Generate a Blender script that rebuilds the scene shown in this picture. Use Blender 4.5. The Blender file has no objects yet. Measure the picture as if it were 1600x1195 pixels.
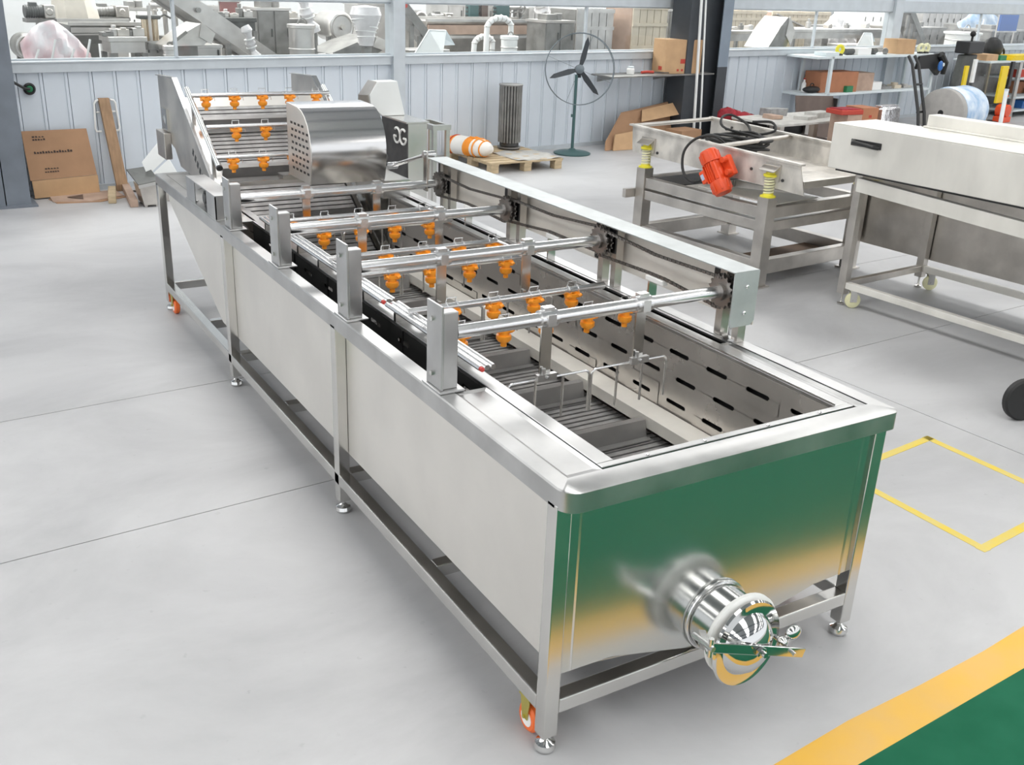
import bpy, bmesh, math, random
from mathutils import Vector, Matrix
random.seed(7)
R = math.radians
PI = math.pi
scene = bpy.context.scene
COL = scene.collection

# ------------------------------------------------------------------ camera
cam_data = bpy.data.cameras.new('camera')
cam = bpy.data.objects.new('camera', cam_data)
COL.objects.link(cam)
cam_data.sensor_width = 36.0
cam_data.sensor_fit = 'HORIZONTAL'
cam_data.lens = 1575.62 / 1600 * 36
cam_data.clip_end = 200
_r = Vector((0.86088687, -0.50736791, 0.03809984))
_u = Vector((0.16015947, 0.34130564, 0.926207))
_f = Vector((0.4829314, 0.7912574, -0.37508532))
cam.matrix_world = Matrix(((_r.x, _u.x, -_f.x, -1.3272), (_r.y, _u.y, -_f.y, -1.9200), (_r.z, _u.z, -_f.z, 2.1185), (0, 0, 0, 1)))
scene.camera = cam

# ------------------------------------------------------------------ light and exposure
world = bpy.data.worlds.new('hall_daylight')
scene.world = world
world.use_nodes = True
_bg = world.node_tree.nodes['Background']
_bg.inputs[0].default_value = (0.93, 0.96, 1.0, 1)
_bg.inputs[1].default_value = 1.2
scene.view_settings.view_transform = 'Standard'
scene.view_settings.look = 'None'
scene.view_settings.exposure = 0.11
scene.view_settings.gamma = 1.0
scene.view_settings.use_curve_mapping = False
def area_light(name, loc, sx, sy, power, rot=(0, 0, 0), color=(1, 1, 1)):
    l = bpy.data.lights.new(name, 'AREA')
    l.shape = 'RECTANGLE'; l.size = sx; l.size_y = sy; l.energy = power; l.color = color
    o = bpy.data.objects.new(name, l); COL.objects.link(o)
    o.location = loc; o.rotation_euler = rot
    return o
# unseen area lights added to brighten the neighbouring hall behind the windows
for k in range(3):
    area_light('hall_fill_light', (2.5 + 7.5 * k, 12.8 + 1.0 * k, 5.2), 6, 3.0, 520, (0, 0, R(7.5)), (1.0, 0.99, 0.97))
ROOFGLOW = 4.3   # strength of the added glowing strips built with the ceiling below

# ------------------------------------------------------------------ materials
MATS = {}
def mat(name, color, rough=0.5, metal=0.0, var=0.0, scale=6.0, stretch=(1, 1, 1), bump=0.0, bscale=None, spec=None, rvar=0.0, color2=None, emit=None, trans=0.0, alpha=1.0):
    m = bpy.data.materials.new(name); m.use_nodes = True
    nt = m.node_tree; b = nt.nodes['Principled BSDF']
    b.inputs['Base Color'].default_value = (*color, 1)
    b.inputs['Roughness'].default_value = rough
    b.inputs['Metallic'].default_value = metal
    if spec is not None: b.inputs['Specular IOR Level'].default_value = spec
    if trans: b.inputs['Transmission Weight'].default_value = trans
    if emit:
        b.inputs['Emission Color'].default_value = (*emit[:3], 1); b.inputs['Emission Strength'].default_value = emit[3]
    if var or bump or rvar:
        tc = nt.nodes.new('ShaderNodeTexCoord'); mp = nt.nodes.new('ShaderNodeMapping')
        mp.inputs['Scale'].default_value = stretch
        nt.links.new(tc.outputs['Object'], mp.inputs['Vector'])
        n = nt.nodes.new('ShaderNodeTexNoise'); n.inputs['Scale'].default_value = scale; n.inputs['Detail'].default_value = 5
        nt.links.new(mp.outputs[0], n.inputs['Vector'])
        if var:
            c2 = color2 if color2 else tuple(max(0, c * (1 - var)) for c in color)
            rp = nt.nodes.new('ShaderNodeValToRGB')
            rp.color_ramp.elements[0].position = 0.36; rp.color_ramp.elements[0].color = (*c2, 1)
            rp.color_ramp.elements[1].position = 0.66; rp.color_ramp.elements[1].color = (*color, 1)
            nt.links.new(n.outputs['Fac'], rp.inputs[0]); nt.links.new(rp.outputs[0], b.inputs['Base Color'])
        if rvar:
            mr = nt.nodes.new('ShaderNodeMapRange')
            mr.inputs['To Min'].default_value = max(0.02, rough - rvar); mr.inputs['To Max'].default_value = rough + rvar
            nt.links.new(n.outputs['Fac'], mr.inputs[0]); nt.links.new(mr.outputs[0], b.inputs['Roughness'])
        if bump:
            n2 = n
            if bscale:
                n2 = nt.nodes.new('ShaderNodeTexNoise'); n2.inputs['Scale'].default_value = bscale; n2.inputs['Detail'].default_value = 3
                nt.links.new(mp.outputs[0], n2.inputs['Vector'])
            bp = nt.nodes.new('ShaderNodeBump'); bp.inputs['Strength'].default_value = bump; bp.inputs['Distance'].default_value = 0.01
            nt.links.new(n2.outputs['Fac'], bp.inputs['Height']); nt.links.new(bp.outputs[0], b.inputs['Normal'])
    MATS[name] = m
    return m
STEEL = mat('brushed_steel', (0.72, 0.71, 0.685), 0.20, 1.0, var=0.08, scale=5, rvar=0.06)
SATIN = mat('satin_steel_sheet', (0.86, 0.835, 0.79), 0.40, 1.0, var=0.07, scale=3, rvar=0.05)
MIRROR = mat('polished_steel', (0.68, 0.68, 0.67), 0.07, 1.0, bump=0.02, bscale=9)
FRONTS = mat('polished_front_sheet', (0.64, 0.65, 0.635), 0.21, 1.0, bump=0.05, bscale=3.0, scale=2.0, rvar=0.04)
PIPE = mat('bright_pipe_steel', (0.78, 0.78, 0.78), 0.24, 1.0, rvar=0.04, scale=20)
RIMS = mat('rim_steel', (0.585, 0.585, 0.58), 0.33, 1.0, var=0.18, scale=6, rvar=0.12)
TANKIN = mat('tank_inner_sheet', (0.62, 0.59, 0.555), 0.26, 0.72, var=0.22, scale=3.5, rvar=0.07, bump=0.06, bscale=3)
BELT = mat('belt_steel', (0.46, 0.455, 0.45), 0.42, 0.6, var=0.3, scale=14)
FLIGHT = mat('flight_steel', (0.38, 0.375, 0.37), 0.36, 0.7, var=0.15, scale=9)
SHADEBLACK = mat('recess_shade_black', (0.018, 0.018, 0.018), 0.45, 0.0)  # black that puts the shade of recesses, gaps and holes into the colour
DARKSTEEL = mat('dark_steel', (0.12, 0.12, 0.12), 0.4, 1.0, var=0.3, scale=12)
CHAIN = mat('chain_steel', (0.30, 0.285, 0.27), 0.36, 1.0)
AGED = mat('aged_steel', (0.70, 0.665, 0.62), 0.33, 1.0, var=0.28, scale=4, rvar=0.1)
AGEDPALE = mat('pale_aged_sheet', (0.88, 0.86, 0.80), 0.40, 0.30, var=0.26, scale=2.2, stretch=(1, 1, 0.4), rvar=0.1)
GALV = mat('galvanised_sheet', (0.56, 0.59, 0.59), 0.5, 0.85, var=0.14, scale=9)
ORANGE = mat('orange_plastic', (1.0, 0.36, 0.025), 0.35, 0, var=0.12, scale=25)
ORANGEWHEEL = mat('orange_wheel', (0.85, 0.16, 0.03), 0.4)
WHITEPL = mat('white_plastic', (0.86, 0.86, 0.84), 0.4)
PALEYELLOW = mat('pale_nylon', (0.80, 0.78, 0.50), 0.45, var=0.1, scale=20)
YELLOWCUP = mat('yellow_cup', (0.80, 0.72, 0.05), 0.4)
ZINC = mat('yellow_zinc', (0.55, 0.48, 0.12), 0.35, 0.8)
REDMOTOR = mat('red_orange_paint', (0.80, 0.085, 0.02), 0.35, var=0.1, scale=8)
RED = mat('red_cloth', (0.42, 0.02, 0.035), 0.8, var=0.5, scale=10)
BLACK = mat('black_rubber', (0.012, 0.012, 0.012), 0.55)
BLACKPL = mat('black_plastic', (0.02, 0.02, 0.021), 0.4)
def concrete():
    m = mat('polished_concrete', (0.60, 0.60, 0.605), 0.42)
    nt = m.node_tree; b = nt.nodes['Principled BSDF']
    tc = nt.nodes.new('ShaderNodeTexCoord')
    mp = nt.nodes.new('ShaderNodeMapping'); mp.inputs['Scale'].default_value = (0.55, 0.9, 1)
    nt.links.new(tc.outputs['Object'], mp.inputs[0])
    n = nt.nodes.new('ShaderNodeTexNoise'); n.inputs['Scale'].default_value = 1.2; n.inputs['Detail'].default_value = 8; n.inputs['Roughness'].default_value = 0.62; n.inputs['Distortion'].default_value = 0.5
    nt.links.new(mp.outputs[0], n.inputs['Vector'])
    rp = nt.nodes.new('ShaderNodeValToRGB')
    rp.color_ramp.elements[0].position = 0.30; rp.color_ramp.elements[0].color = (0.37, 0.372, 0.38, 1)
    rp.color_ramp.elements[1].position = 0.60; rp.color_ramp.elements[1].color = (0.505, 0.507, 0.515, 1)
    nt.links.new(n.outputs['Fac'], rp.inputs[0])
    sp = nt.nodes.new('ShaderNodeTexNoise'); sp.inputs['Scale'].default_value = 26; sp.inputs['Detail'].default_value = 3
    nt.links.new(tc.outputs['Object'], sp.inputs['Vector'])
    rs = nt.nodes.new('ShaderNodeValToRGB')
    rs.color_ramp.elements[0].position = 0.22; rs.color_ramp.elements[0].color = (0.62, 0.62, 0.62, 1)
    rs.color_ramp.elements[1].position = 0.32; rs.color_ramp.elements[1].color = (1, 1, 1, 1)
    nt.links.new(sp.outputs['Fac'], rs.inputs[0])
    mx = nt.nodes.new('ShaderNodeMix'); mx.data_type = 'RGBA'; mx.blend_type = 'MULTIPLY'; mx.inputs['Factor'].default_value = 0.35
    nt.links.new(rp.outputs[0], mx.inputs['A']); nt.links.new(rs.outputs[0], mx.inputs['B'])
    nt.links.new(mx.outputs['Result'], b.inputs['Base Color'])
    mr = nt.nodes.new('ShaderNodeMapRange'); mr.inputs['To Min'].default_value = 0.34; mr.inputs['To Max'].default_value = 0.62
    nt.links.new(n.outputs['Fac'], mr.inputs[0]); nt.links.new(mr.outputs[0], b.inputs['Roughness'])
    return m
CONCRETE = concrete()
JOINT = mat('dark_joint_filler', (0.24, 0.24, 0.24), 0.9)  # dark grey base showing in the gaps between floor slabs
HOOD = mat('rolled_hood_steel', (0.72, 0.71, 0.70), 0.16, 1.0, bump=0.10, bscale=2.2, scale=3, stretch=(0.4, 1, 1.6), rvar=0.05)
CASEBACK = mat('case_back_sheet', (0.86, 0.82, 0.755), 0.45, 0.25, var=0.10, scale=5, rvar=0.08)
YELLOWPAINT = mat('yellow_floor_paint', (0.74, 0.42, 0.045), 0.42, var=0.12, scale=5, color2=(0.70, 0.42, 0.10))
LEMONPAINT = mat('lemon_floor_paint', (0.72, 0.54, 0.06), 0.5, var=0.2, scale=14, color2=(0.66, 0.54, 0.17))
GREENPAINT = mat('green_floor_paint', (0.009, 0.112, 0.056), 0.6, var=0.15, scale=7, rvar=0.08, color2=(0.012, 0.125, 0.065), spec=0.1)
PANELBLUE = mat('pale_blue_cladding', (0.66, 0.715, 0.775), 0.45, 0, var=0.05, scale=3)
SEAM = mat('cladding_seam', (0.20, 0.225, 0.25), 0.6)
SILL = mat('grey_window_frame', (0.58, 0.625, 0.66), 0.4, 0.2, var=0.08, scale=6)
COLUMNGREY = mat('column_grey_paint', (0.18, 0.205, 0.24), 0.5, var=0.25, scale=3)
COLUMNDARK = mat('column_dark_paint', (0.055, 0.062, 0.072), 0.5, var=0.2, scale=3)
COLUMNPALE = mat('column_pale_paint', (0.23, 0.28, 0.34), 0.5, var=0.1, scale=4)
SHAKERSHEET = mat('worn_shaker_sheet', (0.78, 0.745, 0.69), 0.42, 0.45, var=0.36, scale=5, stretch=(1, 1.5, 1), rvar=0.1)
ROOF = mat('grey_roof_sheet', (0.42, 0.44, 0.46), 0.7)
ROOFBEAM = mat('grey_roof_beam', (0.22, 0.24, 0.27), 0.6)
GLOWSTRIP = mat('added_roof_glow', (0.8, 0.8, 0.8), 0.6, emit=(1.0, 0.985, 0.96, ROOFGLOW))  # glow of the unseen strips added under the roof
PLASTER = mat('white_far_wall', (0.47, 0.48, 0.485), 0.8)
CARD = mat('brown_cardboard', (0.40, 0.235, 0.135), 0.85, var=0.12, scale=5)
CARDDARK = mat('dark_cardboard', (0.27, 0.17, 0.105), 0.85, var=0.15, scale=5)
CARDLIGHT = mat('light_cardboard', (0.56, 0.36, 0.20), 0.85, var=0.12, scale=6)
CARDPINK = mat('worn_cardboard', (0.50, 0.36, 0.28), 0.9, var=0.2, scale=6)
CARDRED = mat('reddish_cardboard', (0.47, 0.205, 0.11), 0.85, var=0.12, scale=6)
PRINT = mat('dark_print_ink', (0.05, 0.035, 0.03), 0.8)
REDPRINT = mat('red_print_ink', (0.48, 0.06, 0.04), 0.8)
WOOD = mat('pale_pallet_wood', (0.60, 0.47, 0.30), 0.75, var=0.25, scale=8, stretch=(1, 6, 6))
PLANK = mat('brown_plank_wood', (0.42, 0.27, 0.16), 0.75, var=0.25, scale=6, stretch=(6, 6, 1))
FANGREEN = mat('green_fan_paint', (0.055, 0.12, 0.12), 0.4)
FANDARK = mat('dark_fan_blade', (0.035, 0.042, 0.05), 0.4)
FANGREY = mat('fan_wire', (0.17, 0.20, 0.22), 0.45, 0.5)
WHITESHEET = mat('white_sheet_metal', (0.80, 0.82, 0.81), 0.45, 0, var=0.04, scale=4)
PLASTICWRAP = mat('clear_plastic_film', (0.86, 0.84, 0.84), 0.12, 0, var=0.25, scale=5, bump=0.6, bscale=9, color2=(0.62, 0.60, 0.60))
PINKWRAP = mat('pink_white_wrap', (0.86, 0.84, 0.85), 0.35, 0, var=0.3, scale=4, color2=(0.80, 0.55, 0.57))
CREAMCLOTH = mat('cream_cloth', (0.82, 0.76, 0.66), 0.8, 0, var=0.15, scale=6, bump=0.4, bscale=7)
HAZESTEEL = mat('pale_machine_steel', (0.68, 0.66, 0.635), 0.34, 0.8, var=0.25, scale=4)
HAZEDARK = mat('grey_machine_steel', (0.33, 0.325, 0.31), 0.42, 0.6, var=0.35, scale=5)
HAZEBLACK = mat('dark_motor_paint', (0.10, 0.105, 0.10), 0.5, var=0.3, scale=9)
HAZEGOLD = mat('warm_polished_steel', (0.78, 0.66, 0.50), 0.25, 0.9, var=0.2, scale=5)
BEIGE = mat('beige_crate_board', (0.66, 0.58, 0.46), 0.8, var=0.15, scale=5)
MAROON = mat('maroon_board', (0.30, 0.13, 0.12), 0.7, var=0.25, scale=6)
BLUE = mat('blue_banner', (0.07, 0.17, 0.48), 0.7)
BLUEPL = mat('blue_plastic', (0.03, 0.14, 0.42), 0.4)
BLUEWRAP = mat('blue_tinted_wrap', (0.72, 0.80, 0.88), 0.25, 0, var=0.35, scale=6, bump=0.5, bscale=9, color2=(0.34, 0.50, 0.72))
ROLLGREY = mat('grey_roll_felt', (0.42, 0.405, 0.385), 0.75, var=0.15, scale=9)
YELLOW = mat('yellow_plastic', (0.85, 0.62, 0.02), 0.5)
GREENPL = mat('green_plastic', (0.02, 0.20, 0.08), 0.5)
SHELFWHITE = mat('pale_shelf_paint', (0.66, 0.72, 0.74), 0.45)
BROWNSHEET = mat('rusty_brown_sheet', (0.17, 0.125, 0.105), 0.55, 0.3, var=0.25, scale=4)
RUST = mat('rusty_plate', (0.16, 0.10, 0.06), 0.7, 0.3, var=0.3, scale=8)
SILVERBAG = mat('silver_foil_bag', (0.80, 0.80, 0.82), 0.22, 0.9, bump=1.0, bscale=14)
SACK = mat('white_sack_cloth', (0.80, 0.78, 0.74), 0.7, 0, bump=0.5, bscale=12)
SACKORANGE = mat('orange_sack_stripe', (0.85, 0.30, 0.03), 0.7, bump=0.4, bscale=12)
STONE = mat('pale_stone', (0.55, 0.54, 0.51), 0.85, var=0.2, scale=9)
PALEBLUELABEL = mat('pale_blue_label', (0.45, 0.55, 0.72), 0.5)
RUBBLE = mat('grey_scrap', (0.38, 0.38, 0.38), 0.7, var=0.4, scale=10)
def glass():
    m = bpy.data.materials.new('window_glass'); m.use_nodes = True
    nt = m.node_tree; nt.nodes.clear()
    out = nt.nodes.new('ShaderNodeOutputMaterial'); mx = nt.nodes.new('ShaderNodeMixShader')
    tr = nt.nodes.new('ShaderNodeBsdfTransparent'); tr.inputs[0].default_value = (0.97, 0.98, 0.975, 1)
    gl = nt.nodes.new('ShaderNodeBsdfGlossy'); gl.inputs['Roughness'].default_value = 0.03
    lw = nt.nodes.new('ShaderNodeLayerWeight'); lw.inputs[0].default_value = 0.5
    pw = nt.nodes.new('ShaderNodeMath'); pw.operation = 'POWER'; pw.inputs[1].default_value = 4.0
    mr = nt.nodes.new('ShaderNodeMapRange'); mr.inputs['To Min'].default_value = 0.03; mr.inputs['To Max'].default_value = 0.55
    nt.links.new(lw.outputs['Facing'], pw.inputs[0]); nt.links.new(pw.outputs[0], mr.inputs[0]); nt.links.new(mr.outputs[0], mx.inputs[0])
    nt.links.new(tr.outputs[0], mx.inputs[1]); nt.links.new(gl.outputs[0], mx.inputs[2])
    nt.links.new(mx.outputs[0], out.inputs[0])
    return m
GLASS = glass()

# ------------------------------------------------------------------ mesh helpers
class MB:
    def __init__(self): self.v = []; self.f = []
    def add(self, vs, fs):
        o = len(self.v); self.v += [tuple(p) for p in vs]; self.f += [tuple(i + o for i in f) for f in fs]; return self
    def box(self, x0, x1, y0, y1, z0, z1):
        return self.add([(x0, y0, z0), (x1, y0, z0), (x1, y1, z0), (x0, y1, z0), (x0, y0, z1), (x1, y0, z1), (x1, y1, z1), (x0, y1, z1)],
                        [(0, 3, 2, 1), (4, 5, 6, 7), (0, 1, 5, 4), (1, 2, 6, 5), (2, 3, 7, 6), (3, 0, 4, 7)])
    def cbox(self, c, s, rot=None):
        a = [Vector((sx * s[0] / 2, sy * s[1] / 2, sz * s[2] / 2)) for sx in (-1, 1) for sy in (-1, 1) for sz in (-1, 1)]
        if rot is not None: a = [rot @ p for p in a]
        c = Vector(c)
        return self.add([c + p for p in a], [(0, 1, 3, 2), (4, 6, 7, 5), (0, 4, 5, 1), (2, 3, 7, 6), (0, 2, 6, 4), (1, 5, 7, 3)])
    def bar(self, p, q, w, h, up=(0, 0, 1)):
        p = Vector(p); q = Vector(q); d = (q - p).normalized(); u = Vector(up)
        if abs(d.dot(u)) > 0.98: u = Vector((0, 1, 0))
        s = d.cross(u).normalized(); u = s.cross(d)
        vs = [b + s * (i * w / 2) + u * (j * h / 2) for b in (p, q) for i, j in ((-1, -1), (1, -1), (1, 1), (-1, 1))]
        return self.add(vs, [(0, 1, 2, 3), (7, 6, 5, 4), (0, 4, 5, 1), (1, 5, 6, 2), (2, 6, 7, 3), (3, 7, 4, 0)])
    def tube(self, pts, r, n=8, closed=False):
        pts = [Vector(p) for p in pts]; N = len(pts); rings = []
        prev = None
        for i, p in enumerate(pts):
            if closed: d = (pts[(i + 1) % N] - pts[i - 1]).normalized()
            elif i == 0: d = (pts[1] - p).normalized()
            elif i == N - 1: d = (p - pts[i - 1]).normalized()
            else: d = ((pts[i + 1] - p).normalized() + (p - pts[i - 1]).normalized()).normalized()
            if prev is None:
                a = Vector((0, 0, 1)) if abs(d.z) < 0.9 else Vector((1, 0, 0))
                s = d.cross(a).normalized()
            else:
                s = (prev - d * prev.dot(d)).normalized()
            prev = s; t = d.cross(s)
            rr = r[i] if isinstance(r, (list, tuple)) else r
            rings.append([p + (s * math.cos(2 * PI * k / n) + t * math.sin(2 * PI * k / n)) * rr for k in range(n)])
        vs = [v for g in rings for v in g]; fs = []
        for i in range(N if closed else N - 1):
            j = (i + 1) % N
            for k in range(n):
                l = (k + 1) % n
                fs.append((i * n + k, i * n + l, j * n + l, j * n + k))
        if not closed:
            fs.append(tuple(range(n - 1, -1, -1))); fs.append(tuple((N - 1) * n + k for k in range(n)))
        return self.add(vs, fs)
    def cyl(self, p, q, r, n=16, r2=None):
        return self.tube([p, q], [r, r if r2 is None else r2], n)
    def lathe(self, prof, o=(0, 0, 0), axis=(0, 0, 1), n=20):
        ax = Vector(axis).normalized(); a = Vector((1, 0, 0)) if abs(ax.x) < 0.9 else Vector((0, 1, 0))
        s = ax.cross(a).normalized(); t = ax.cross(s); o = Vector(o)
        vs = []; fs = []
        for (r, h) in prof:
            for k in range(n):
                vs.append(o + ax * h + (s * math.cos(2 * PI * k / n) + t * math.sin(2 * PI * k / n)) * max(r, 1e-4))
        for i in range(len(prof) - 1):
            for k in range(n):
                l = (k + 1) % n
                fs.append((i * n + k, i * n + l, (i + 1) * n + l, (i + 1) * n + k))
        fs.append(tuple(range(n))); fs.append(tuple((len(prof) - 1) * n + k for k in range(n - 1, -1, -1)))
        return self.add(vs, fs)
    def prism(self, poly, off):
        n = len(poly); off = Vector(off); a = [Vector(p) for p in poly]
        return self.add(a + [p + off for p in a], [tuple(range(n)), tuple(range(2 * n - 1, n - 1, -1))] + [(i, (i + 1) % n, (i + 1) % n + n, i + n) for i in range(n)])
    def sphere(self, c, r, n=12, m=8, sc=(1, 1, 1)):
        c = Vector(c); prof = [(r * math.sin(PI * i / m), -r * math.cos(PI * i / m)) for i in range(m + 1)]
        o = len(self.v); self.lathe(prof, (0, 0, 0), (0, 0, 1), n)
        for i in range(o, len(self.v)):
            p = self.v[i]; self.v[i] = (c.x + p[0] * sc[0], c.y + p[1] * sc[1], c.z + p[2] * sc[2])
        return self
    def torus(self, c, axis, rad, r, n=28, m=8):
        ax = Vector(axis).normalized(); a = Vector((1, 0, 0)) if abs(ax.x) < 0.9 else Vector((0, 1, 0))
        s = ax.cross(a).normalized(); t = ax.cross(s); c = Vector(c)
        return self.tube([c + (s * math.cos(2 * PI * k / n) + t * math.sin(2 * PI * k / n)) * rad for k in range(n)], r, m, True)
    def mesh(self, name, m, smooth=True, angle=35):
        me = bpy.data.meshes.new(name); me.from_pydata(self.v, [], self.f)
        bm = bmesh.new(); bm.from_mesh(me); bmesh.ops.recalc_face_normals(bm, faces=bm.faces); bm.to_mesh(me); bm.free()
        if m: me.materials.append(m)
        if smooth:
            me.polygons.foreach_set('use_smooth', [True] * len(me.polygons)); me.set_sharp_from_angle(angle=R(angle))
        return me
    def build(self, name, m, parent=None, bevel=0, smooth=True, angle=35, label=None, kind=None):
        o = bpy.data.objects.new(name, self.mesh(name, m, smooth, angle)); COL.objects.link(o)
        if parent: o.parent = parent
        if bevel:
            b = o.modifiers.new('bevel', 'BEVEL'); b.width = bevel; b.segments = 2; b.limit_method = 'ANGLE'; b.angle_limit = R(40)
            b.harden_normals = False
        if label: o['label'] = label
        if kind: o['kind'] = kind
        return o
def tag(o, label=None, cat=None, group=None, kind=None):
    if label: o['label'] = label
    if cat: o['category'] = cat
    if group: o['group'] = group
    if kind: o['kind'] = kind
    return o
def thing(name, label, cat, loc=(0, 0, 0), rz=0.0, group=None, kind=None):
    o = bpy.data.objects.new(name, None); COL.objects.link(o)
    o.empty_display_size = 0.1; o.location = loc; o.rotation_euler = (0, 0, rz)
    return tag(o, label, cat, group, kind)
def inst(name, me, parent, loc=(0, 0, 0), rot=(0, 0, 0), scale=None):
    o = bpy.data.objects.new(name, me); COL.objects.link(o)
    if parent: o.parent = parent
    o.location = loc; o.rotation_euler = rot
    if scale: o.scale = scale
    return o
def copy_tree(o, parent=None):
    c = o.copy(); COL.objects.link(c)
    if parent: c.parent = parent
    for ch in list(o.children): copy_tree(ch, c)
    return c
def arc(c, r, a0, a1, n, u, v):
    c = Vector(c); u = Vector(u); v = Vector(v)
    return [c + (u * math.cos(R(a0 + (a1 - a0) * i / n)) + v * math.sin(R(a0 + (a1 - a0) * i / n))) * r for i in range(n + 1)]
def smooth_path(P, k=6):   # Catmull-Rom through the points
    P = [Vector(p) for p in P]; Q = [P[0] * 2 - P[1]] + P + [P[-1] * 2 - P[-2]]; out = []
    for i in range(1, len(Q) - 2):
        a, b, c, d = Q[i - 1:i + 3]
        for j in range(k):
            t = j / k; out.append(0.5 * (2 * b + (c - a) * t + (2 * a - 5 * b + 4 * c - d) * t * t + (3 * b - a - 3 * c + d) * t ** 3))
    return out + [P[-1]]
# the back wall's own frame: s along it, d behind it (negative = in front), turned 7.5 degrees
WROT = R(7.495)
_wt = Vector((math.cos(WROT), math.sin(WROT), 0)); _wn = Vector((-_wt.y, _wt.x, 0)); _w0 = Vector((0.25, 8.651, 0))
def WL(s, d, z=0.0): return _w0 + _wt * s + _wn * d + Vector((0, 0, z))
# ------------------------------------------------------------------ the setting: floor
FROT = R(3.6)
def FL(x, y): return Vector((x * math.cos(FROT) - y * math.sin(FROT), x * math.sin(FROT) + y * math.cos(FROT), 0))
floor = MB().box(-30, 50, -25, 45, -0.14, -0.012).build('floor', JOINT, None, smooth=False, kind='structure')
_xs = [-30, 3.265, 50]; _ys = [-25, 1.885, 3.235, 45]; _g = 0.003
for i in range(2):
    for j in range(3):
        x0, x1, y0, y1 = _xs[i] + _g, _xs[i + 1] - _g, _ys[j] + _g, _ys[j + 1] - _g
        p = [FL(x0, y0), FL(x1, y0), FL(x1, y1), FL(x0, y1)]
        MB().prism([(q.x, q.y, -0.02) for q in p], (0, 0, 0.02)).build('floor_slab', CONCRETE, floor, smooth=False)
def painted(name, m, pts, z=0.0015):
    return MB().prism([(x, y, 0.0002) for x, y in pts], (0, 0, z)).build(name, m, floor, smooth=False)
_a = R(3.2); _c = Vector((0.575, -0.349)); _d = Vector((math.cos(_a), math.sin(_a))); _n = Vector((_d.y, -_d.x))
def along(t, o): p = _c + _d * t + _n * o; return (p.x, p.y)
# ragged painted border: the far edge wobbles a little, the near edge is cut clean by the green
_far = [along(-14 + 0.35 * i, 0.006 * math.sin(i * 2.1) + random.uniform(-0.004, 0.004)) for i in range(100)]
painted('yellow_border_stripe', YELLOWPAINT, _far + [along(20.65, 0.135), along(-14, 0.135)])
painted('green_walkway', GREENPAINT, [along(-14, 0.135), along(20.65, 0.135), along(20.65, 2.6), along(-14, 2.6)], 0.0017)
painted('yellow_border_stripe', YELLOWPAINT, [along(-14, 2.6), along(20.65, 2.6), along(20.65, 2.74), along(-14, 2.74)])
A, B, C_, D = Vector((2.22, 0.127)), Vector((2.985, 0.205)), Vector((2.972, 1.006)), Vector((2.215, 0.925))
_w = 0.042
def line(p, q):
    d = (q - p).normalized(); n = Vector((-d.y, d.x)) * _w
    painted('yellow_box_line', LEMONPAINT, [p, q, q + n, p + n], 0.0013 + 0.0001 * random.random())
line(A, B); line(B, C_); line(C_, D); line(D, A)

# ------------------------------------------------------------------ the setting: back wall with ribbed cladding and windows
wall = thing('wall_back', 'pale blue ribbed cladding wall under the windows', None, WL(0, 0), WROT, kind='structure')
MB().box(-6, 26, 0.03, 0.09, 0, 1.13).build('wall_core', SEAM, wall, smooth=False)
PITCH = 0.2232
_s = -0.59 - 24 * PITCH
# each cladding board: a flat face with a folded rib on its right edge
_bm = MB().prism([(0.004, 0.03, 0), (0.004, 0.0, 0), (PITCH - 0.034, 0.0, 0), (PITCH - 0.030, -0.012, 0), (PITCH - 0.014, -0.012, 0), (PITCH - 0.010, 0.0, 0), (PITCH - 0.002, 0.0, 0), (PITCH - 0.002, 0.03, 0)], (0, 0, 1.08)).mesh('cladding_board', PANELBLUE, False)
for k in range(140):
    s = _s + k * PITCH
    if s > 25: break
    inst('cladding_board', _bm, wall, (s, 0, 0.05))
MB().box(-6, 26, -0.02, 0.03, 0, 0.05).build('base_channel', SILL, wall, smooth=False)
MB().box(-6, 26, -0.045, 0.10, 1.115, 1.20).box(-6, 26, -0.06, 0.11, 1.20, 1.215).build('window_sill', SILL, wall, 0.003, smooth=False)
MB().box(-6, 26, -0.03, 0.10, 1.775, 1.95).build('header_rail', SILL, wall, 0.003, smooth=False)
MB().box(-6, 26, 0.0, 0.06, 1.95, 3.6).build('upper_cladding', PANELBLUE, wall, smooth=False)
for s0, s1 in ((3.385, 3.515), (13.2, 13.42), (-5.2, -5.07), (22.0, 22.2)):
    MB().box(s0, s1, -0.075, 0.12, 0, 3.6).box(s0 - 0.012, s1 + 0.012, -0.083, -0.075, 0, 3.6).build('wall_post', SILL, wall, smooth=False)
_edges = [-5.1, -2.4, 0.92, 3.38, 6.35, 9.0, 11.2, 13.2, 16.2, 19.1, 22.0]
for k in range(len(_edges) - 1):
    s0, s1 = _edges[k], _edges[k + 1]
    w = thing('window_%d' % (k + 1), 'clear glass pane over the cladding, one bay of the window band', None, WL(0, 0), WROT, kind='structure')
    MB().box(s0, s1, 0.03, 0.036, 1.21, 1.79).build('pane', GLASS, w, smooth=False)
    fr = MB()
    if k not in (3, 7): fr.box(s0 - 0.014, s0 + 0.014, 0.012, 0.052, 1.215, 1.775)
    fr.box(s0, s1, 0.012, 0.052, 1.215, 1.233); fr.box(s0, s1, 0.012, 0.052, 1.76, 1.775)
    fr.build('window_frame', SILL, w, smooth=False)
far = MB().box(-8, 40, 8.0, 8.2, 0, 5.5).build('wall_far', PLASTER, None, smooth=False, kind='structure')
far.location = WL(0, 0); far.rotation_euler = (0, 0, WROT)

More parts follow.
